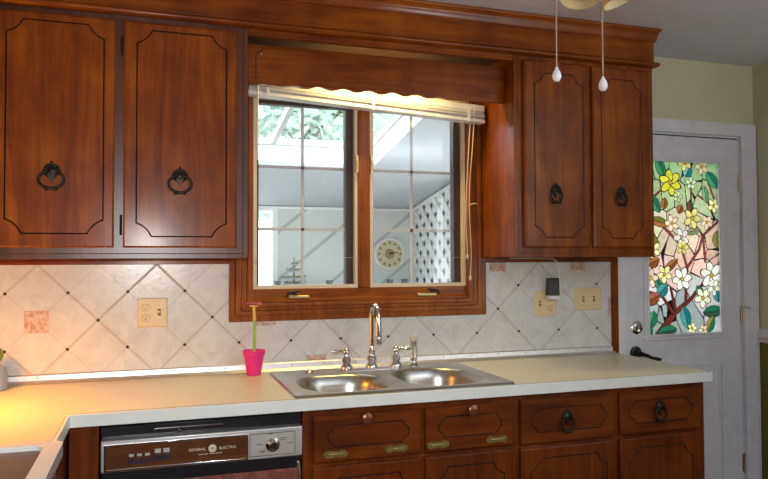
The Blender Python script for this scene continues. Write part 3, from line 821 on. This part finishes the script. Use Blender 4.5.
receptacle(t, .498, 1.189); receptacle(t, .498, 1.149); toggle(t, .549, 1.17); screws(t, [(.498, 1.169), (.549, 1.2), (.549, 1.14)])
t = thing('outlet_plate', (2.297, -.008, 1.105), 'ivory outlet plate partly behind a dark plugged-in adapter, right of the window', 'outlet')
mk('plate', wallplate(B(), 2.238, 2.357, 1.105, 1.227), 'ivory', t)
receptacle(t, 2.325, 1.185); receptacle(t, 2.325, 1.142); toggle(t, 2.267, 1.165)
t = thing('switch_plate', (2.535, -.008, 1.126), 'ivory double switch plate on the tiles beside the white door', 'switch')
mk('plate', wallplate(B(), 2.459, 2.612, 1.126, 1.237), 'ivory', t)
toggle(t, 2.506, 1.181); toggle(t, 2.566, 1.181); screws(t, [(2.506, 1.21), (2.566, 1.21), (2.506, 1.152), (2.566, 1.152)])
# plug-in adapter
t = thing('plug_adapter', (2.325, -.03, 1.17), 'small dark grey plug-in adapter with a white cord, right of the window', 'adapter')
bm = B(); hexa(bm, [(2.292, -.052, 1.203), (2.298, -.05, 1.286), (2.292, -.0145, 1.203), (2.298, -.0145, 1.286), (2.352, -.052, 1.203), (2.349, -.05, 1.286), (2.352, -.0145, 1.203), (2.349, -.0145, 1.286)])
mk('housing', bm, 'greyplastic', t, bevel=.004)
bm = B(); box(bm, 2.296, 2.35, -.046, -.0145, 1.184, 1.2025); ball(bm, (2.353, -.034, 1.185), .009, 10, (1, 1, 1.2)); mk('plug_base', bm, 'whiteplastic', t, bevel=.004)
bm = B(); tube(bm, [(2.354, -.034, 1.19), (2.36, -.036, 1.23), (2.363, -.034, 1.29), (2.36, -.028, 1.34), (2.352, -.0235, 1.362), (2.33, -.0235, 1.3785), (2.25, -.024, 1.3795), (2.1, -.0235, 1.379)], .0026, 8); mk('power_cord', bm, 'whiteplastic', t, ang=60)

# ------------------------------------------------------------------ door to the garden
bm = B()
plate(bm, [[(2.7, .0), (2.752, 0), (2.752, 2.022), (3.488, 2.022), (3.488, 0), (3.5825, 0), (3.5825, 2.088), (2.7, 2.088)]], 'y', -.02, -.0005)
plate(bm, [[(2.7, .0), (2.712, 0), (2.712, 2.076), (3.571, 2.076), (3.571, 0), (3.5825, 0), (3.5825, 2.088), (2.7, 2.088)]], 'y', -.024, -.0195)
plate(bm, [[(2.7425, .0045), (2.753, .0045), (2.753, 2.012), (3.485, 2.012), (3.485, .0045), (3.4945, .0045), (3.4945, 2.0235), (2.7425, 2.0235)]], 'y', -.0005, .1495)
struct('trim_10', bm, 'trimwhite', bevel=.002)
D = bpy.data.objects.new('door_1', None); COL.objects.link(D); D.location = (3.13, .02, .006); ORG[D] = Vector((3.13, .02, .006)); D['kind'] = 'structure'
GX0, GX1, GZ0, GZ1 = 2.894, 3.351, .992, 1.872
bm = B(); plate(bm, [rect(2.7555, 3.4825, .006, 2.006), rect(GX0 - .006, GX1 + .006, GZ0 - .006, GZ1 + .006)], 'y', .0, .04)
def raised(x0, x1, z0, z1):
    for ins, y0, y1 in ((0, -.006, .0), (.018, -.003, .0)):
        plate(bm, [rect(x0 + ins, x1 - ins, z0 + ins, z1 - ins), rect(x0 + ins + .014, x1 - ins - .014, z0 + ins + .014, z1 - ins - .014)], 'y', y0, y1)
    box(bm, x0 + .045, x1 - .045, -.005, 0, z0 + .045, z1 - .045)
raised(2.86, 3.1, .2, .835); raised(3.13, 3.358, .2, .835)
mk('leaf', bm, 'white', D, bevel=.002)
bm = B(); box(bm, 2.757, 3.481, .004, .03, 2.0065, 2.0115); mk('door_gap_shade', bm, 'gasket', D)  # black strip painting in the shaded gap above the door
bm = B(); plate(bm, [rect(GX0 - .03, GX1 + .03, GZ0 - .03, GZ1 + .03), rect(GX0, GX1, GZ0, GZ1)], 'y', -.007, .0005)
plate(bm, [rect(GX0 - .012, GX1 + .012, GZ0 - .012, GZ1 + .012), rect(GX0, GX1, GZ0, GZ1)], 'y', -.011, -.006)
mk('glazing_bead', bm, 'white', D, bevel=.003)

# leaded blossom panel, one cell of glass per few millimetres
def stained_panel():
    rs = np.random.RandomState(5)
    st_ = .003; nx = int(round((GX1 - GX0 + .008) / st_)); nz = int(round((GZ1 - GZ0 + .008) / st_))
    Xc = (np.arange(nx) + .5) * st_; Zc = (np.arange(nz) + .5) * st_
    U, V = np.meshgrid(Xc, Zc); Wd, H = nx * st_, nz * st_
    # background panes
    pts = np.c_[rs.rand(44) * Wd, rs.rand(44) * H]
    dd = np.sqrt((U[..., None] - pts[:, 0]) ** 2 + ((V[..., None] - pts[:, 1]) * .8) ** 2); srt = np.argsort(dd, -1)
    idx = srt[..., 0]; d1 = np.take_along_axis(dd, srt[..., :1], -1)[..., 0]; d2 = np.take_along_axis(dd, srt[..., 1:2], -1)[..., 0]
    stops = np.array([0, .12, .28, .42, .52, .7, .85, 1.0])
    cols = np.array([(.22, .26, .2), (.36, .4, .42), (.62, .58, .6), (.8, .46, .38), (.72, .52, .42), (.52, .54, .38), (.36, .45, .24), (.26, .42, .24)])
    vv = pts[:, 1] / H
    pc = np.stack([np.interp(vv, stops, cols[:, k]) for k in range(3)], -1) * (.82 + .36 * rs.rand(44, 1))
    C_ = pc[idx]; lead = (d2 - d1) < .0044
    def put(mask, col, edge):
        C_[mask] = col; lead[mask] = False; lead[edge] = True
    def seg(p, q, w0, w1, col):
        p = np.array(p); q = np.array(q); e = q - p; L = e @ e
        tt = np.clip(((U - p[0]) * e[0] + (V - p[1]) * e[1]) / L, 0, 1)
        dist = np.hypot(U - p[0] - tt * e[0], V - p[1] - tt * e[1]); w = w0 + (w1 - w0) * tt
        put(dist < w, col, (dist >= w) & (dist < w + .0025))
    def leafy(cx, cz, L, w, ang, col, col2):
        a = math.radians(ang); s = (U - cx) * math.cos(a) + (V - cz) * math.sin(a); q = -(U - cx) * math.sin(a) + (V - cz) * math.cos(a)
        tt = np.clip(s / L * 2, -1, 1); hw = w * (1 - tt ** 2) ** .8
        ins = (np.abs(s) < L / 2) & (np.abs(q) < hw); edge = (np.abs(s) < L / 2 + .003) & (np.abs(q) < hw + .003) & ~ins
        put(ins, col, edge); C_[ins & (q > 0)] = col2; lead[ins & (np.abs(q) < .0016)] = True
    def flower(cx, cz, r, n, rot, col, heart):
        for k in range(n):
            a = 2 * PI * k / n + rot; px, pz = cx + r * .58 * math.cos(a), cz + r * .58 * math.sin(a)
            s = (U - px) * math.cos(a) + (V - pz) * math.sin(a); q = -(U - px) * math.sin(a) + (V - pz) * math.cos(a)
            e = (s / (r * .5)) ** 2 + (q / (r * .3)) ** 2
            cc = np.array(col) * (.82 + .25 * rs.rand())
            put(e < 1, cc, (e >= 1) & (e < 1.5))
        e = np.hypot(U - cx, V - cz); put(e < r * .17, heart, (e >= r * .17) & (e < r * .17 + .003))
    P = lambda u, v: ((u - 649) / 71 * Wd, (333 - v) / 170 * H)      # laid out on a 71 by 170 sheet
    br = (.12, .025, .02); br2 = (.22, .05, .045)
    for p, q, a, b in (((660, 333), (676, 312), .02, .013), ((676, 312), (692, 298), .013, .009), ((692, 298), (716, 268), .009, .006), ((686, 303), (688, 268), .007, .006), ((688, 268), (682, 245), .006, .005), ((682, 245), (664, 226), .006, .006), ((664, 226), (651, 218), .006, .005), ((688, 268), (700, 250), .006, .005), ((700, 250), (704, 236), .005, .005), ((704, 236), (694, 222), .005, .004), ((704, 236), (719, 222), .005, .005), ((706, 262), (704, 236), .006, .005), ((674, 312), (664, 296), .008, .006), ((664, 296), (651, 291), .006, .005), ((676, 308), (672, 288), .007, .006), ((693, 218), (693, 190), .004, .003), ((650, 205), (664, 192), .004, .003), ((712, 205), (700, 196), .004, .003), ((716, 200), (708, 176), .004, .003)):
        seg(P(*p), P(*q), a, b, br if a > .0065 else br2)
    G1, G2 = (.02, .13, .08), (.06, .24, .13); T1, T2 = (.02, .14, .15), (.08, .26, .26); O1, O2 = (.15, .14, .03), (.28, .2, .06); R1, R2 = (.2, .06, .03), (.33, .14, .06); K = (.03, .07, .05)
    for u, v, L, w, an, a, b in ((664, 170, .11, .028, 115, G1, G2), (714, 180, .11, .03, 130, G1, G2), (707, 195, .09, .02, 100, (.1, .25, .12), (.22, .36, .2)), (658, 205, .11, .026, 125, G1, G2), (662, 223, .12, .024, 165, O1, R2), (655, 240, .1, .024, 150, O1, O2), (667, 205, .06, .02, 80, R1, R2), (692, 208, .08, .017, 90, K, R1), (682, 210, .05, .02, 60, R1, R2), (694, 232, .1, .016, 10, (.2, .22, .12), (.3, .3, .2)), (656, 262, .08, .03, 20, R1, R2), (672, 266, .11, .02, 35, R1, R2), (718, 240, .09, .028, 90, (.2, .2, .06), O2), (660, 283, .13, .02, 120, G1, G2), (664, 290, .09, .03, 40, T1, T2), (655, 298, .1, .03, 25, R1, (.3, .1, .08)), (686, 317, .12, .03, 105, T1, T2), (654, 318, .09, .03, 70, G1, G2), (713, 312, .13, .03, 5, K, G1), (710, 325, .1, .026, 60, G1, O2), (718, 295, .08, .03, 90, T1, T2), (700, 292, .07, .022, 120, G1, G2), (668, 330, .12, .03, 10, K, G1), (690, 172, .07, .03, 60, T1, (.2, .42, .42)), (651, 330, .08, .02, 90, G1, O2)):
        p = P(u, v); leafy(p[0], p[1], L, w, an, a, b)
    Y = (.7, .66, .1); Y2 = (.72, .6, .25); WH = (.95, .95, .85); PK = (.9, .68, .5); CR = (.9, .84, .45)
    for u, v, r, n, c in ((673, 184, .07, 6, Y), (694, 219, .058, 5, Y2), (687, 164, .045, 5, Y2), (704, 167, .045, 5, (.7, .6, .35)), (651, 166, .04, 5, CR), (674, 224, .045, 5, PK), (683, 238, .05, 5, (.8, .72, .75)), (656, 250, .048, 5, CR), (712, 276, .075, 6, WH), (683, 279, .062, 6, WH), (666, 274, .05, 5, CR), (653, 278, .05, 5, PK), (703, 298, .055, 5, (.84, .8, .62)), (684, 248, .04, 5, Y2), (715, 206, .04, 5, CR), (708, 223, .04, 5, PK), (692, 328, .03, 5, CR), (703, 330, .03, 5, PK), (714, 288, .045, 5, WH), (680, 198, .03, 5, (.6, .66, .4)), (693, 184, .035, 5, (.6, .7, .5))):
        p = P(u, v); flower(p[0], p[1], r * .88, n, rs.rand() * 6, c, (.5, .34, .08))
    desat = lambda c: .74 * np.clip(c * 1.12 - .12 * c.mean(-1, keepdims=True), 0, 1) * np.array([1.03, 1., .9])
    # mesh
    x0, zb = GX0 - .004, GZ0 - .004; org = ORG[D]
    vx, vz = np.meshgrid(np.arange(nx + 1), np.arange(nz + 1))
    lv = np.zeros((nz + 1, nx + 1), bool)
    for a in (0, 1):
        for b in (0, 1): lv[a:a + nz, b:b + nx] |= lead
    co = np.stack([x0 + vx * st_ - org.x, np.where(lv, .009, .0105) - org.y, zb + vz * st_ - org.z], -1).reshape(-1, 3)
    i = (vz[:-1, :-1] * (nx + 1) + vx[:-1, :-1]).ravel()
    faces = np.stack([i, i + 1, i + nx + 2, i + nx + 1], -1)
    me = bpy.data.meshes.new('stained_glass'); me.from_pydata(co.tolist(), [], faces.tolist())
    me.materials.append(M['stained']); me.materials.append(M['lead'])
    me.polygons.foreach_set('material_index', lead.ravel().astype(np.int32))
    at_ = me.color_attributes.new('glass_colour', 'FLOAT_COLOR', 'CORNER')
    cc = np.ones((nx * nz, 4, 4), np.float32); cc[:, :, :3] = np.clip(desat(C_.reshape(-1, 1, 3)), 0, .95)
    at_.data.foreach_set('color', cc.ravel())
    o = bpy.data.objects.new('stained_glass', me); COL.objects.link(o); o.parent = D; ORG[o] = org
    o['label'] = 'leaded panel of blossoms and branches in coloured glass'
stained_panel()
bm = B(); lathe(bm, [(.034, 0), (.033, .006), (.026, .012), (.022, .014), (.021, .02), (0, .021)], (2.82, -.001, 1.031), (0, -1, 0), 24); box(bm, 2.816, 2.824, -.03, -.018, 1.016, 1.05)
mk('deadbolt', bm, 'chrome', D)
bm = B(); lathe(bm, [(.034, 0), (.033, .006), (.018, .012), (.013, .03), (.012, .05), (0, .05)], (2.812, -.001, .905), (0, -1, 0), 24)
tube(bm, [(2.812, -.047, .905), (2.84, -.05, .898), (2.87, -.052, .885), (2.9, -.05, .878), (2.925, -.048, .874)], [.011, .0095, .008, .0095, .007], 10)
mk('lever_handle', bm, 'bronze', D)['label'] = 'dark bronze lever handle'
for z, catch in ((1.78, False), (1.075, True), (.3, False)):
    bm = B(); box(bm, 3.472, 3.485, -.004, .0, z - .045, z + .045); tube(bm, [(3.484, -.006, z - .045), (3.484, -.006, z + .045)], .006, 10)
    ball(bm, (3.484, -.006, z + .05), .007, 8); ball(bm, (3.484, -.006, z - .05), .007, 8)
    if catch: tube(bm, [(3.449, -.03, z + .04), (3.484, -.034, z + .045), (3.517, -.032, z + .035)], [.004, .006, .004], 8); tube(bm, [(3.484, -.006, z + .04), (3.484, -.034, z + .045)], .006, 8)
    mk('hinge', bm, 'chrome', D, ang=45)
for z in (1.06, .93):
    bm = B(); box(bm, 2.7535, 2.7575, -.004, .02, z - .03, z + .03); mk('strike', bm, 'bronze', D)

# ------------------------------------------------------------------ ceiling fan with its light kit (only its lower edge is in view)
FX, FYY = 1.62, -1.32
t = thing('ceiling_fan', (FX, FYY, 1.84), 'ceiling fan with beige glass shades and two hanging pull chains', 'ceiling fan')
bm = B(); lathe(bm, [(0, 0), (.07, 0), (.075, -.02), (.05, -.045), (.02, -.05), (.018, -.06), (.09, -.065), (.11, -.08), (.11, -.13), (.09, -.15), (.05, -.155), (.05, -.165), (.06, -.17), (.062, -.215), (.045, -.235), (0, -.24)], (FX, FYY, CZ), n=32)
mk('motor_housing', bm, 'fanbody', t)
away = math.atan2(.9488, .3147)
for k in range(5):
    a = away + PI / 5 + 2 * PI * k / 5; dx, dy = math.cos(a), math.sin(a); px, py = -dy, dx
    bm = B(); zb = CZ - .125
    lp = []
    for s, w in ((.17, .045), (.25, .055), (.5, .065), (.55, .06), (.58, .045), (.59, .0)): lp.append((s, w))
    pl = [(s, w) for s, w in lp] + [(s, -w) for s, w in lp[-2::-1]]
    plate(bm, [[(FX + dx * s + px * w, FYY + dy * s + py * w) for s, w in pl]], 'z', zb, zb + .008)
    bl = mk('blade', bm, 'blade', t)
    bm = B(); tube(bm, [(FX + dx * .1, FYY + dy * .1, zb + .012), (FX + dx * .22, FYY + dy * .22, zb + .011)], [.012, .02], 8); mk('blade_iron', bm, 'fanbody', bl)
Ra = Vector((.9492, -.3148, 0)); Fa = Vector((.3147, .9488, 0))      # towards the door side, towards the window wall
fan_c = Vector((FX, FYY, 2.2))
for dirv, tilt, zc in ((-(Fa * math.cos(.27) + Ra * math.sin(.27)), .3, 2.147), (Ra * .98 - .2 * Fa, .42, 2.168)):
    dv = dirv.normalized(); ax = (dv * math.sin(tilt) + Vector((0, 0, -1)) * math.cos(tilt)).normalized()
    p0 = Vector((FX, FYY, zc)) + dv * (.05 if zc < 2.15 else .033); p1 = p0 + dv * .03 + Vector((0, 0, .005))
    bm = B()
    prof = [(.018, 0), (.02, .012), (.028, .03), (.042, .055), (.048, .085), (.054, .11), (.051, .109), (.045, .084), (.039, .056), (.025, .032), (.0, .02)]
    lathe(bm, prof, p1, ax, 28)
    sh = mk('shade', bm, 'shade', t)
    bm = B(); tube(bm, [Vector((FX, FYY, 2.2)), p0, p1, p1 + ax * .02], [.012, .012, .016, .02], 10); mk('shade_arm', bm, 'fanbody', sh)
for (x, y, zb, ztp) in ((1.5585, -1.2955, 1.862, 2.195), (1.6785, -1.333, 1.836, 2.195)):
    bm = B(); k = 0; z = zb + .035
    while z < ztp:
        ball(bm, (x, y, z), .0026, 6); z += .0062
    tube(bm, [(x, y, zb + .03), (x, y, ztp + .01)], .0012, 6)
    tube(bm, [(x, y, ztp + .005), (FX + (x - FX) * .4, FYY + (y - FYY) * .4, ztp + .02)], .0025, 6)
    ch = mk('pull_chain', bm, 'chain', t, ang=70)
    bm = B(); lathe(bm, [(0, 0), (.006, .001), (.011, .008), (.0125, .016), (.0105, .025), (.005, .034), (.003, .04), (0, .041)], (x, y, zb - .006), n=18); mk('chain_knob', bm, 'bead', ch)

# ------------------------------------------------------------------ sunroom beyond the window
SY = 3.5; SX0, SX1 = -.6, 2.94; sl = .168
rz = lambda y: 1.87 + sl * (SY - y)
struct('floor_sunroom', box(B(), SX0 - .1, SX1 + .1, .15, SY + .1, -.12, -.02), 'concrete', smooth=False)
o = struct('wall_sunroom_far', plate(B(), [rect(SX0, SX1 + .1, -.02, 1.9), rect(.45, 1.575, .1, 1.835)], 'y', SY, SY + .1), 'sunwall', smooth=False)
struct('wall_sunroom_left', plate(B(), [[(.15, -.02), (SY, -.02), (SY, rz(SY)), (.15, rz(.15))]], 'x', SX0 - .1, SX0), 'sunwhite', smooth=False)
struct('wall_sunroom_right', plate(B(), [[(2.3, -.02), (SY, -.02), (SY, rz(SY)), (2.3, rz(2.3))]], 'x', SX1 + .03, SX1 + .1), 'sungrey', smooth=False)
# lean-to ceiling with the opening for the skylight
def roofpt(x, y, h): return (x, y, rz(y) + h)
bm = B()
lo = [(SX0 - .1, .15), (SX1 + .1, .15), (SX1 + .1, SY + .1), (SX0 - .1, SY + .1)]; ho = [(.62, .55), (2.135, .55), (2.135, 2.25), (.62, 2.25)]
va = [[bm.verts.new(roofpt(p[0], p[1], 0)) for p in l] for l in (lo, ho)]; vb = [[bm.verts.new(roofpt(p[0], p[1], .03)) for p in l] for l in (lo, ho)]
fill(bm, va); fill(bm, vb)
for la, lb in zip(va, vb):
    for i in range(4): bm.faces.new((la[i], la[(i + 1) % 4], lb[(i + 1) % 4], lb[i]))
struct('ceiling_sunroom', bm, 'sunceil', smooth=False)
S = bpy.data.objects.new('window_2', None); COL.objects.link(S); S.location = (1.38, 1.4, rz(1.4)); ORG[S] = Vector(S.location); S['kind'] = 'structure'
bm = B()
def ringwall(h0, h1, i0, i1):
    o_ = [(ho[0][0] - i1, ho[0][1] - i1), (ho[1][0] + i1, ho[1][1] - i1), (ho[2][0] + i1, ho[2][1] + i1), (ho[3][0] - i1, ho[3][1] + i1)]
    n_ = [(ho[0][0] + i0, ho[0][1] + i0), (ho[1][0] - i0, ho[1][1] + i0), (ho[2][0] - i0, ho[2][1] - i0), (ho[3][0] + i0, ho[3][1] - i0)]
    rows = [[bm.verts.new(roofpt(p[0], p[1], h)) for p in l] for l, h in ((n_, h0), (o_, h0), (o_, h1), (n_, h1))]
    for a in range(4):
        for i in range(4):
            bm.faces.new((rows[a][i], rows[a][(i + 1) % 4], rows[(a + 1) % 4][(i + 1) % 4], rows[(a + 1) % 4][i]))
ringwall(.0305, .15, 0, .05); mk('well', bm, 'sunwhite', S, smooth=False)
bm = B(); ringwall(.151, .2, .012, .05); mk('frame', bm, 'grille', S, smooth=False)
bm = B(); x = 1.375
hexa(bm, [roofpt(x - .018, .57, .155), roofpt(x - .018, .57, .2), roofpt(x - .018, 2.235, .155), roofpt(x - .018, 2.235, .2), roofpt(x + .018, .57, .155), roofpt(x + .018, .57, .2), roofpt(x + .018, 2.235, .155), roofpt(x + .018, 2.235, .2)])
mk('bar', bm, 'grille', S)
bm = B(); hexa(bm, [roofpt(.6, .53, .201), roofpt(.6, .53, .206), roofpt(.6, 2.27, .201), roofpt(.6, 2.27, .206), roofpt(2.155, .53, .201), roofpt(2.155, .53, .206), roofpt(2.155, 2.27, .201), roofpt(2.155, 2.27, .206)])
mk('pane', bm, 'glass', S, smooth=False)
bm = B(); plate(bm, [rect(.4, 1.62, -.015, 1.86), rect(.46, 1.57, .12, 1.826)], 'y', SY - .015, SY - .0005); box(bm, .98, 1.03, SY - .01, SY + .03, .12, 1.826)
struct('window_3', bm, 'sunwhite')
struct('trim_11', box(B(), SX0, SX1, SY - .03, SY - .0005, 1.845, 1.868), 'sunwhite')
# lattice screen along the right-hand wall
t = thing('lattice_screen', (SX1 - .01, 2.95, -.02), 'white diamond lattice screen standing in the sunroom, right of the clock', 'lattice')
bm = B(); a0, a1, zb, zt_ = 2.32, 3.46, -.02, 2.05
top_z = lambda y: min(zt_, rz(y) - .012)
def clipseg(y0, z0_, s, x):          # slat of slope s through (y0, z0_) clipped to the panel
    pts = []
    n = 200
    run_ = []
    for k in range(n + 1):
        y = a0 + (a1 - a0) * k / n; z = z0_ + s * (y - y0)
        if zb + .02 < z < top_z(y) - .01: run_.append((y, z))
    if len(run_) < 4: return
    (ya, za), (yb, zc) = run_[0], run_[-1]; L = math.hypot(yb - ya, zc - za); nx_, nz_ = -(zc - za) / L * .034, (yb - ya) / L * .034
    hexa(bm, [(x, ya - nx_, za - nz_), (x, ya + nx_, za + nz_), (x + .007, ya - nx_, za - nz_), (x + .007, ya + nx_, za + nz_), (x, yb - nx_, zc - nz_), (x, yb + nx_, zc + nz_), (x + .007, yb - nx_, zc - nz_), (x + .007, yb + nx_, zc + nz_)])
sp = .17
for k in range(-24, 46):
    clipseg(a0, k * sp, .92, SX1 - .012); clipseg(a0, k * sp, -.92, SX1 - .004)
mk('slats', bm, 'sunwhite', t, smooth=False)
bm = B(); box(bm, SX1 - .02, SX1 + .01, a0 - .04, a0 + .01, zb, 2.045); box(bm, SX1 - .02, SX1 + .01, a1 - .01, a1 + .035, zb, rz(3.49) - .015)
hexa(bm, [(SX1 - .02, a0, 2.015), (SX1 - .02, a0, 2.045), (SX1 + .01, a0, 2.015), (SX1 + .01, a0, 2.045), (SX1 - .02, a1, 1.835), (SX1 - .02, a1, 1.865), (SX1 + .01, a1, 1.835), (SX1 + .01, a1, 1.865)])
mk('frame', bm, 'sunwhite', t)
# wall clock
CX, CZ_ = 2.705, 1.428; CY = SY - .001
t = thing('wall_clock', (CX, CY, CZ_ - .155), 'round cream wall clock with gold hour marks on the sunroom wall', 'clock')
bm = B(); lathe(bm, [(.155, 0), (.155, .02), (.146, .03), (.138, .026), (.138, 0)], (CX, CY, CZ_), (0, -1, 0), 40); mk('rim', bm, 'sunwhite', t)
bm = B(); lathe(bm, [(.139, .0), (.139, .018), (0, .018)], (CX, CY, CZ_), (0, -1, 0), 40); fc = mk('face', bm, 'clockface', t)
bm = B()
for k in range(12):
    a = k * PI / 6; x, z = CX + .108 * math.sin(a), CZ_ + .108 * math.cos(a)
    ball(bm, (x, CY - .0195, z), .014, 8, (1, .2, 1))
lathe(bm, [(.05, 0), (.05, .001), (0, .001)], (CX, CY - .0185, CZ_), (0, -1, 0), 24)
mk('hour_marks', bm, 'gold', fc)
bm = B(); box(bm, CX - .006, CX + .085, CY - .0235, CY - .021, CZ_ + .008, CZ_ + .016); mk('minute_hand', bm, 'slot', t)
bm = B(); hexa(bm, [(CX - .006, CY - .0255, CZ_ - .006), (CX - .006, CY - .0255, CZ_ + .006), (CX - .006, CY - .0238, CZ_ - .006), (CX - .006, CY - .0238, CZ_ + .006), (CX + .055, CY - .0255, CZ_ + .008), (CX + .055, CY - .0255, CZ_ + .016), (CX + .055, CY - .0238, CZ_ + .008), (CX + .055, CY - .0238, CZ_ + .016)]); mk('hour_hand', bm, 'slot', t)
# ledge of the sunroom with its pots and the tiered plant stand
struct('trim_12', box(B(), 1.58, 2.9, 3.2, SY - .0005, 1.09, 1.115), 'sunwhite')
for x, lab in ((1.585, 'small dark pot on the sunroom ledge, left of the tiered stand'), (2.06, 'small dark pot on the sunroom ledge, between tiered stand and clock'), (2.645, 'small dark pot on the sunroom ledge, straight below the clock'), (2.79, 'small dark pot on the sunroom ledge, beside the lattice screen')):
    bm = B(); lathe(bm, [(0, 0), (.022, 0), (.03, .06), (.033, .061), (.033, .072), (.029, .072), (.026, .06), (0, .06)], (x, 3.3, 1.1152), n=16)
    tag(mk('plant_pot', bm, 'dark'), lab, 'pot', 'pots on the sunroom ledge')
t = thing('tiered_stand', (1.735, 3.3, 1.115), 'tiered stand with leafy trays tapering upwards on the sunroom ledge', 'plant stand')
bm = B(); tube(bm, [(1.735, 3.3, 1.1155), (1.735, 3.3, 1.4)], [.008, .004], 8); lathe(bm, [(.05, 0), (.05, .01), (.01, .02), (0, .02)], (1.735, 3.3, 1.1155), n=16); mk('post', bm, 'dark', t)
for z, r in ((1.15, .1), (1.2, .11), (1.265, .07), (1.325, .03)):
    bm = B(); lathe(bm, [(.01, 0), (r, .004), (r * 1.02, .01), (.012, .012)], (1.735, 3.3, z), n=20)
    tr = mk('tray', bm, 'sungrey', t)
    bm = B()
    for k in range(int(60 * r / .1)):
        a = random.random() * 2 * PI; q = r * math.sqrt(random.random())
        ball(bm, (1.735 + q * math.cos(a), 3.3 + q * math.sin(a), z + .018 + random.random() * .012), .009, 6, (1.6, 1, .6))
    mk('leaves', bm, 'leafgrey', tr, smooth=False)
# outdoors
struct('ground', box(B(), -30, 40, .2, 60, -.5, -.14), 'concrete', smooth=False)
for tx, ty, th, cr, lab in ((3.3, 11.5, 4.3, 2.7, 'pale leafy tree beyond the sunroom, left of the window mullion'), (9.6, 13, 4.6, 2.3, 'pale leafy tree beyond the sunroom, farther to the right')):
    t = thing('leafy_tree', (tx, ty, -.14), lab, 'tree')
    bm = B(); tube(bm, [(tx, ty, -.14), (tx + .1, ty, 1.5), (tx, ty + .1, 3.2), (tx + .1, ty, th + .5)], [.25, .2, .15, .05], 10)
    for k in range(9):
        a = k * 2.4; z = 2.2 + k * .3; tube(bm, [(tx, ty, z), (tx + math.cos(a) * 1.0, ty + math.sin(a) * 1.0, z + .7), (tx + math.cos(a) * 1.9, ty + math.sin(a) * 1.9, z + 1.0)], [.08, .05, .02], 6)
    mk('trunk', bm, 'bark', t)
    bm = B()
    for k in range(8000):
        v = Vector((random.gauss(0, 1), random.gauss(0, 1), random.gauss(0, 1))).normalized() * cr * (random.random() ** .45)
        c = Vector((tx, ty, th)) + Vector((v.x, v.y, v.z * .85))
        a = Vector((random.gauss(0, 1), random.gauss(0, 1), random.gauss(0, 1))).normalized(); b_ = a.cross(Vector((random.random(), random.random(), 1))).normalized()
        s = .09 + random.random() * .08
        bm.faces.new([bm.verts.new(c + p) for p in (a * s, b_ * s * .45, -a * s, -b_ * s * .45)])
    mk('crown', bm, 'leaf', t, smooth=False)

# ------------------------------------------------------------------ camera and light
q = dict(f=700.796, yaw=.3203, pitch=.0282, roll=-.0037, C=Vector((.5185, -2.9377, 1.377)))
y, p, r = q['yaw'], q['pitch'], q['roll']
fw = Vector((math.sin(y) * math.cos(p), math.cos(y) * math.cos(p), math.sin(p))); rt = Vector((math.cos(y), -math.sin(y), 0)); up = rt.cross(fw)
r2 = rt * math.cos(r) + up * math.sin(r); u2 = -rt * math.sin(r) + up * math.cos(r)
cam = bpy.data.cameras.new('camera'); co = bpy.data.objects.new('camera', cam); COL.objects.link(co)
mw = Matrix((r2, u2, -fw)).transposed().to_4x4(); mw.translation = q['C']; co.matrix_world = mw
cam.sensor_fit = 'HORIZONTAL'; cam.sensor_width = 36; cam.lens = q['f'] / 768 * 36; cam.clip_start = .02
sc.camera = co

def light(name, typ, loc, energy, col=(1, 1, 1), size=.1, to=None, **kw):
    l = bpy.data.lights.new(name, typ); l.energy = energy; l.color = col
    if typ == 'AREA': l.size = size
    else: l.shadow_soft_size = size
    for k, v in kw.items(): setattr(l, k, v)
    o = bpy.data.objects.new(name, l); COL.objects.link(o); o.location = loc
    if to is not None: o.rotation_euler = (Vector(to) - Vector(loc)).to_track_quat('-Z', 'Y').to_euler()
    return o
light('camera_flash', 'SPOT', (.49, -2.93, 1.47), 92, (.97, .98, 1.0), .06, (.85, 0, 1.15), spot_size=math.radians(92), spot_blend=1.0)
light('counter_lamp', 'AREA', (-.2, -.55, 1.36), 9, (1.0, .36, .045), .2, (-.08, -.6, .9), spread=math.radians(150))
light('valance_lamp', 'AREA', (1.42, -.165, 2.2), 5.5, (1.0, .76, .28), .45, (1.42, -.14, 1.0), shape='RECTANGLE', size_y=.04)
light('added_up_fill', 'AREA', (2.7, -3.3, 1.6), 56, (.93, .96, 1.0), .5, (2.7, -3.3, 2.4))  # added fill thrown up at the ceiling, not a known lamp
light('added_side_fill', 'AREA', (3.55, -3.2, 1.5), 12, (.88, .94, 1.0), 1.0, (1.6, -2.0, 1.75))  # made-up daylight fill, no window stands here

w = bpy.data.worlds.new('sky'); sc.world = w; w.use_nodes = True
bg = w.node_tree.nodes['Background']; bg.inputs[0].default_value = (.86, .94, 1.0, 1); bg.inputs[1].default_value = 4.0
sc.view_settings.view_transform = 'Standard'; sc.view_settings.look = 'None'; sc.view_settings.gamma = 1; sc.view_settings.exposure = .2
sc.cycles.use_denoising = True
sc.cycles.max_bounces = 8; sc.cycles.transparent_max_bounces = 12
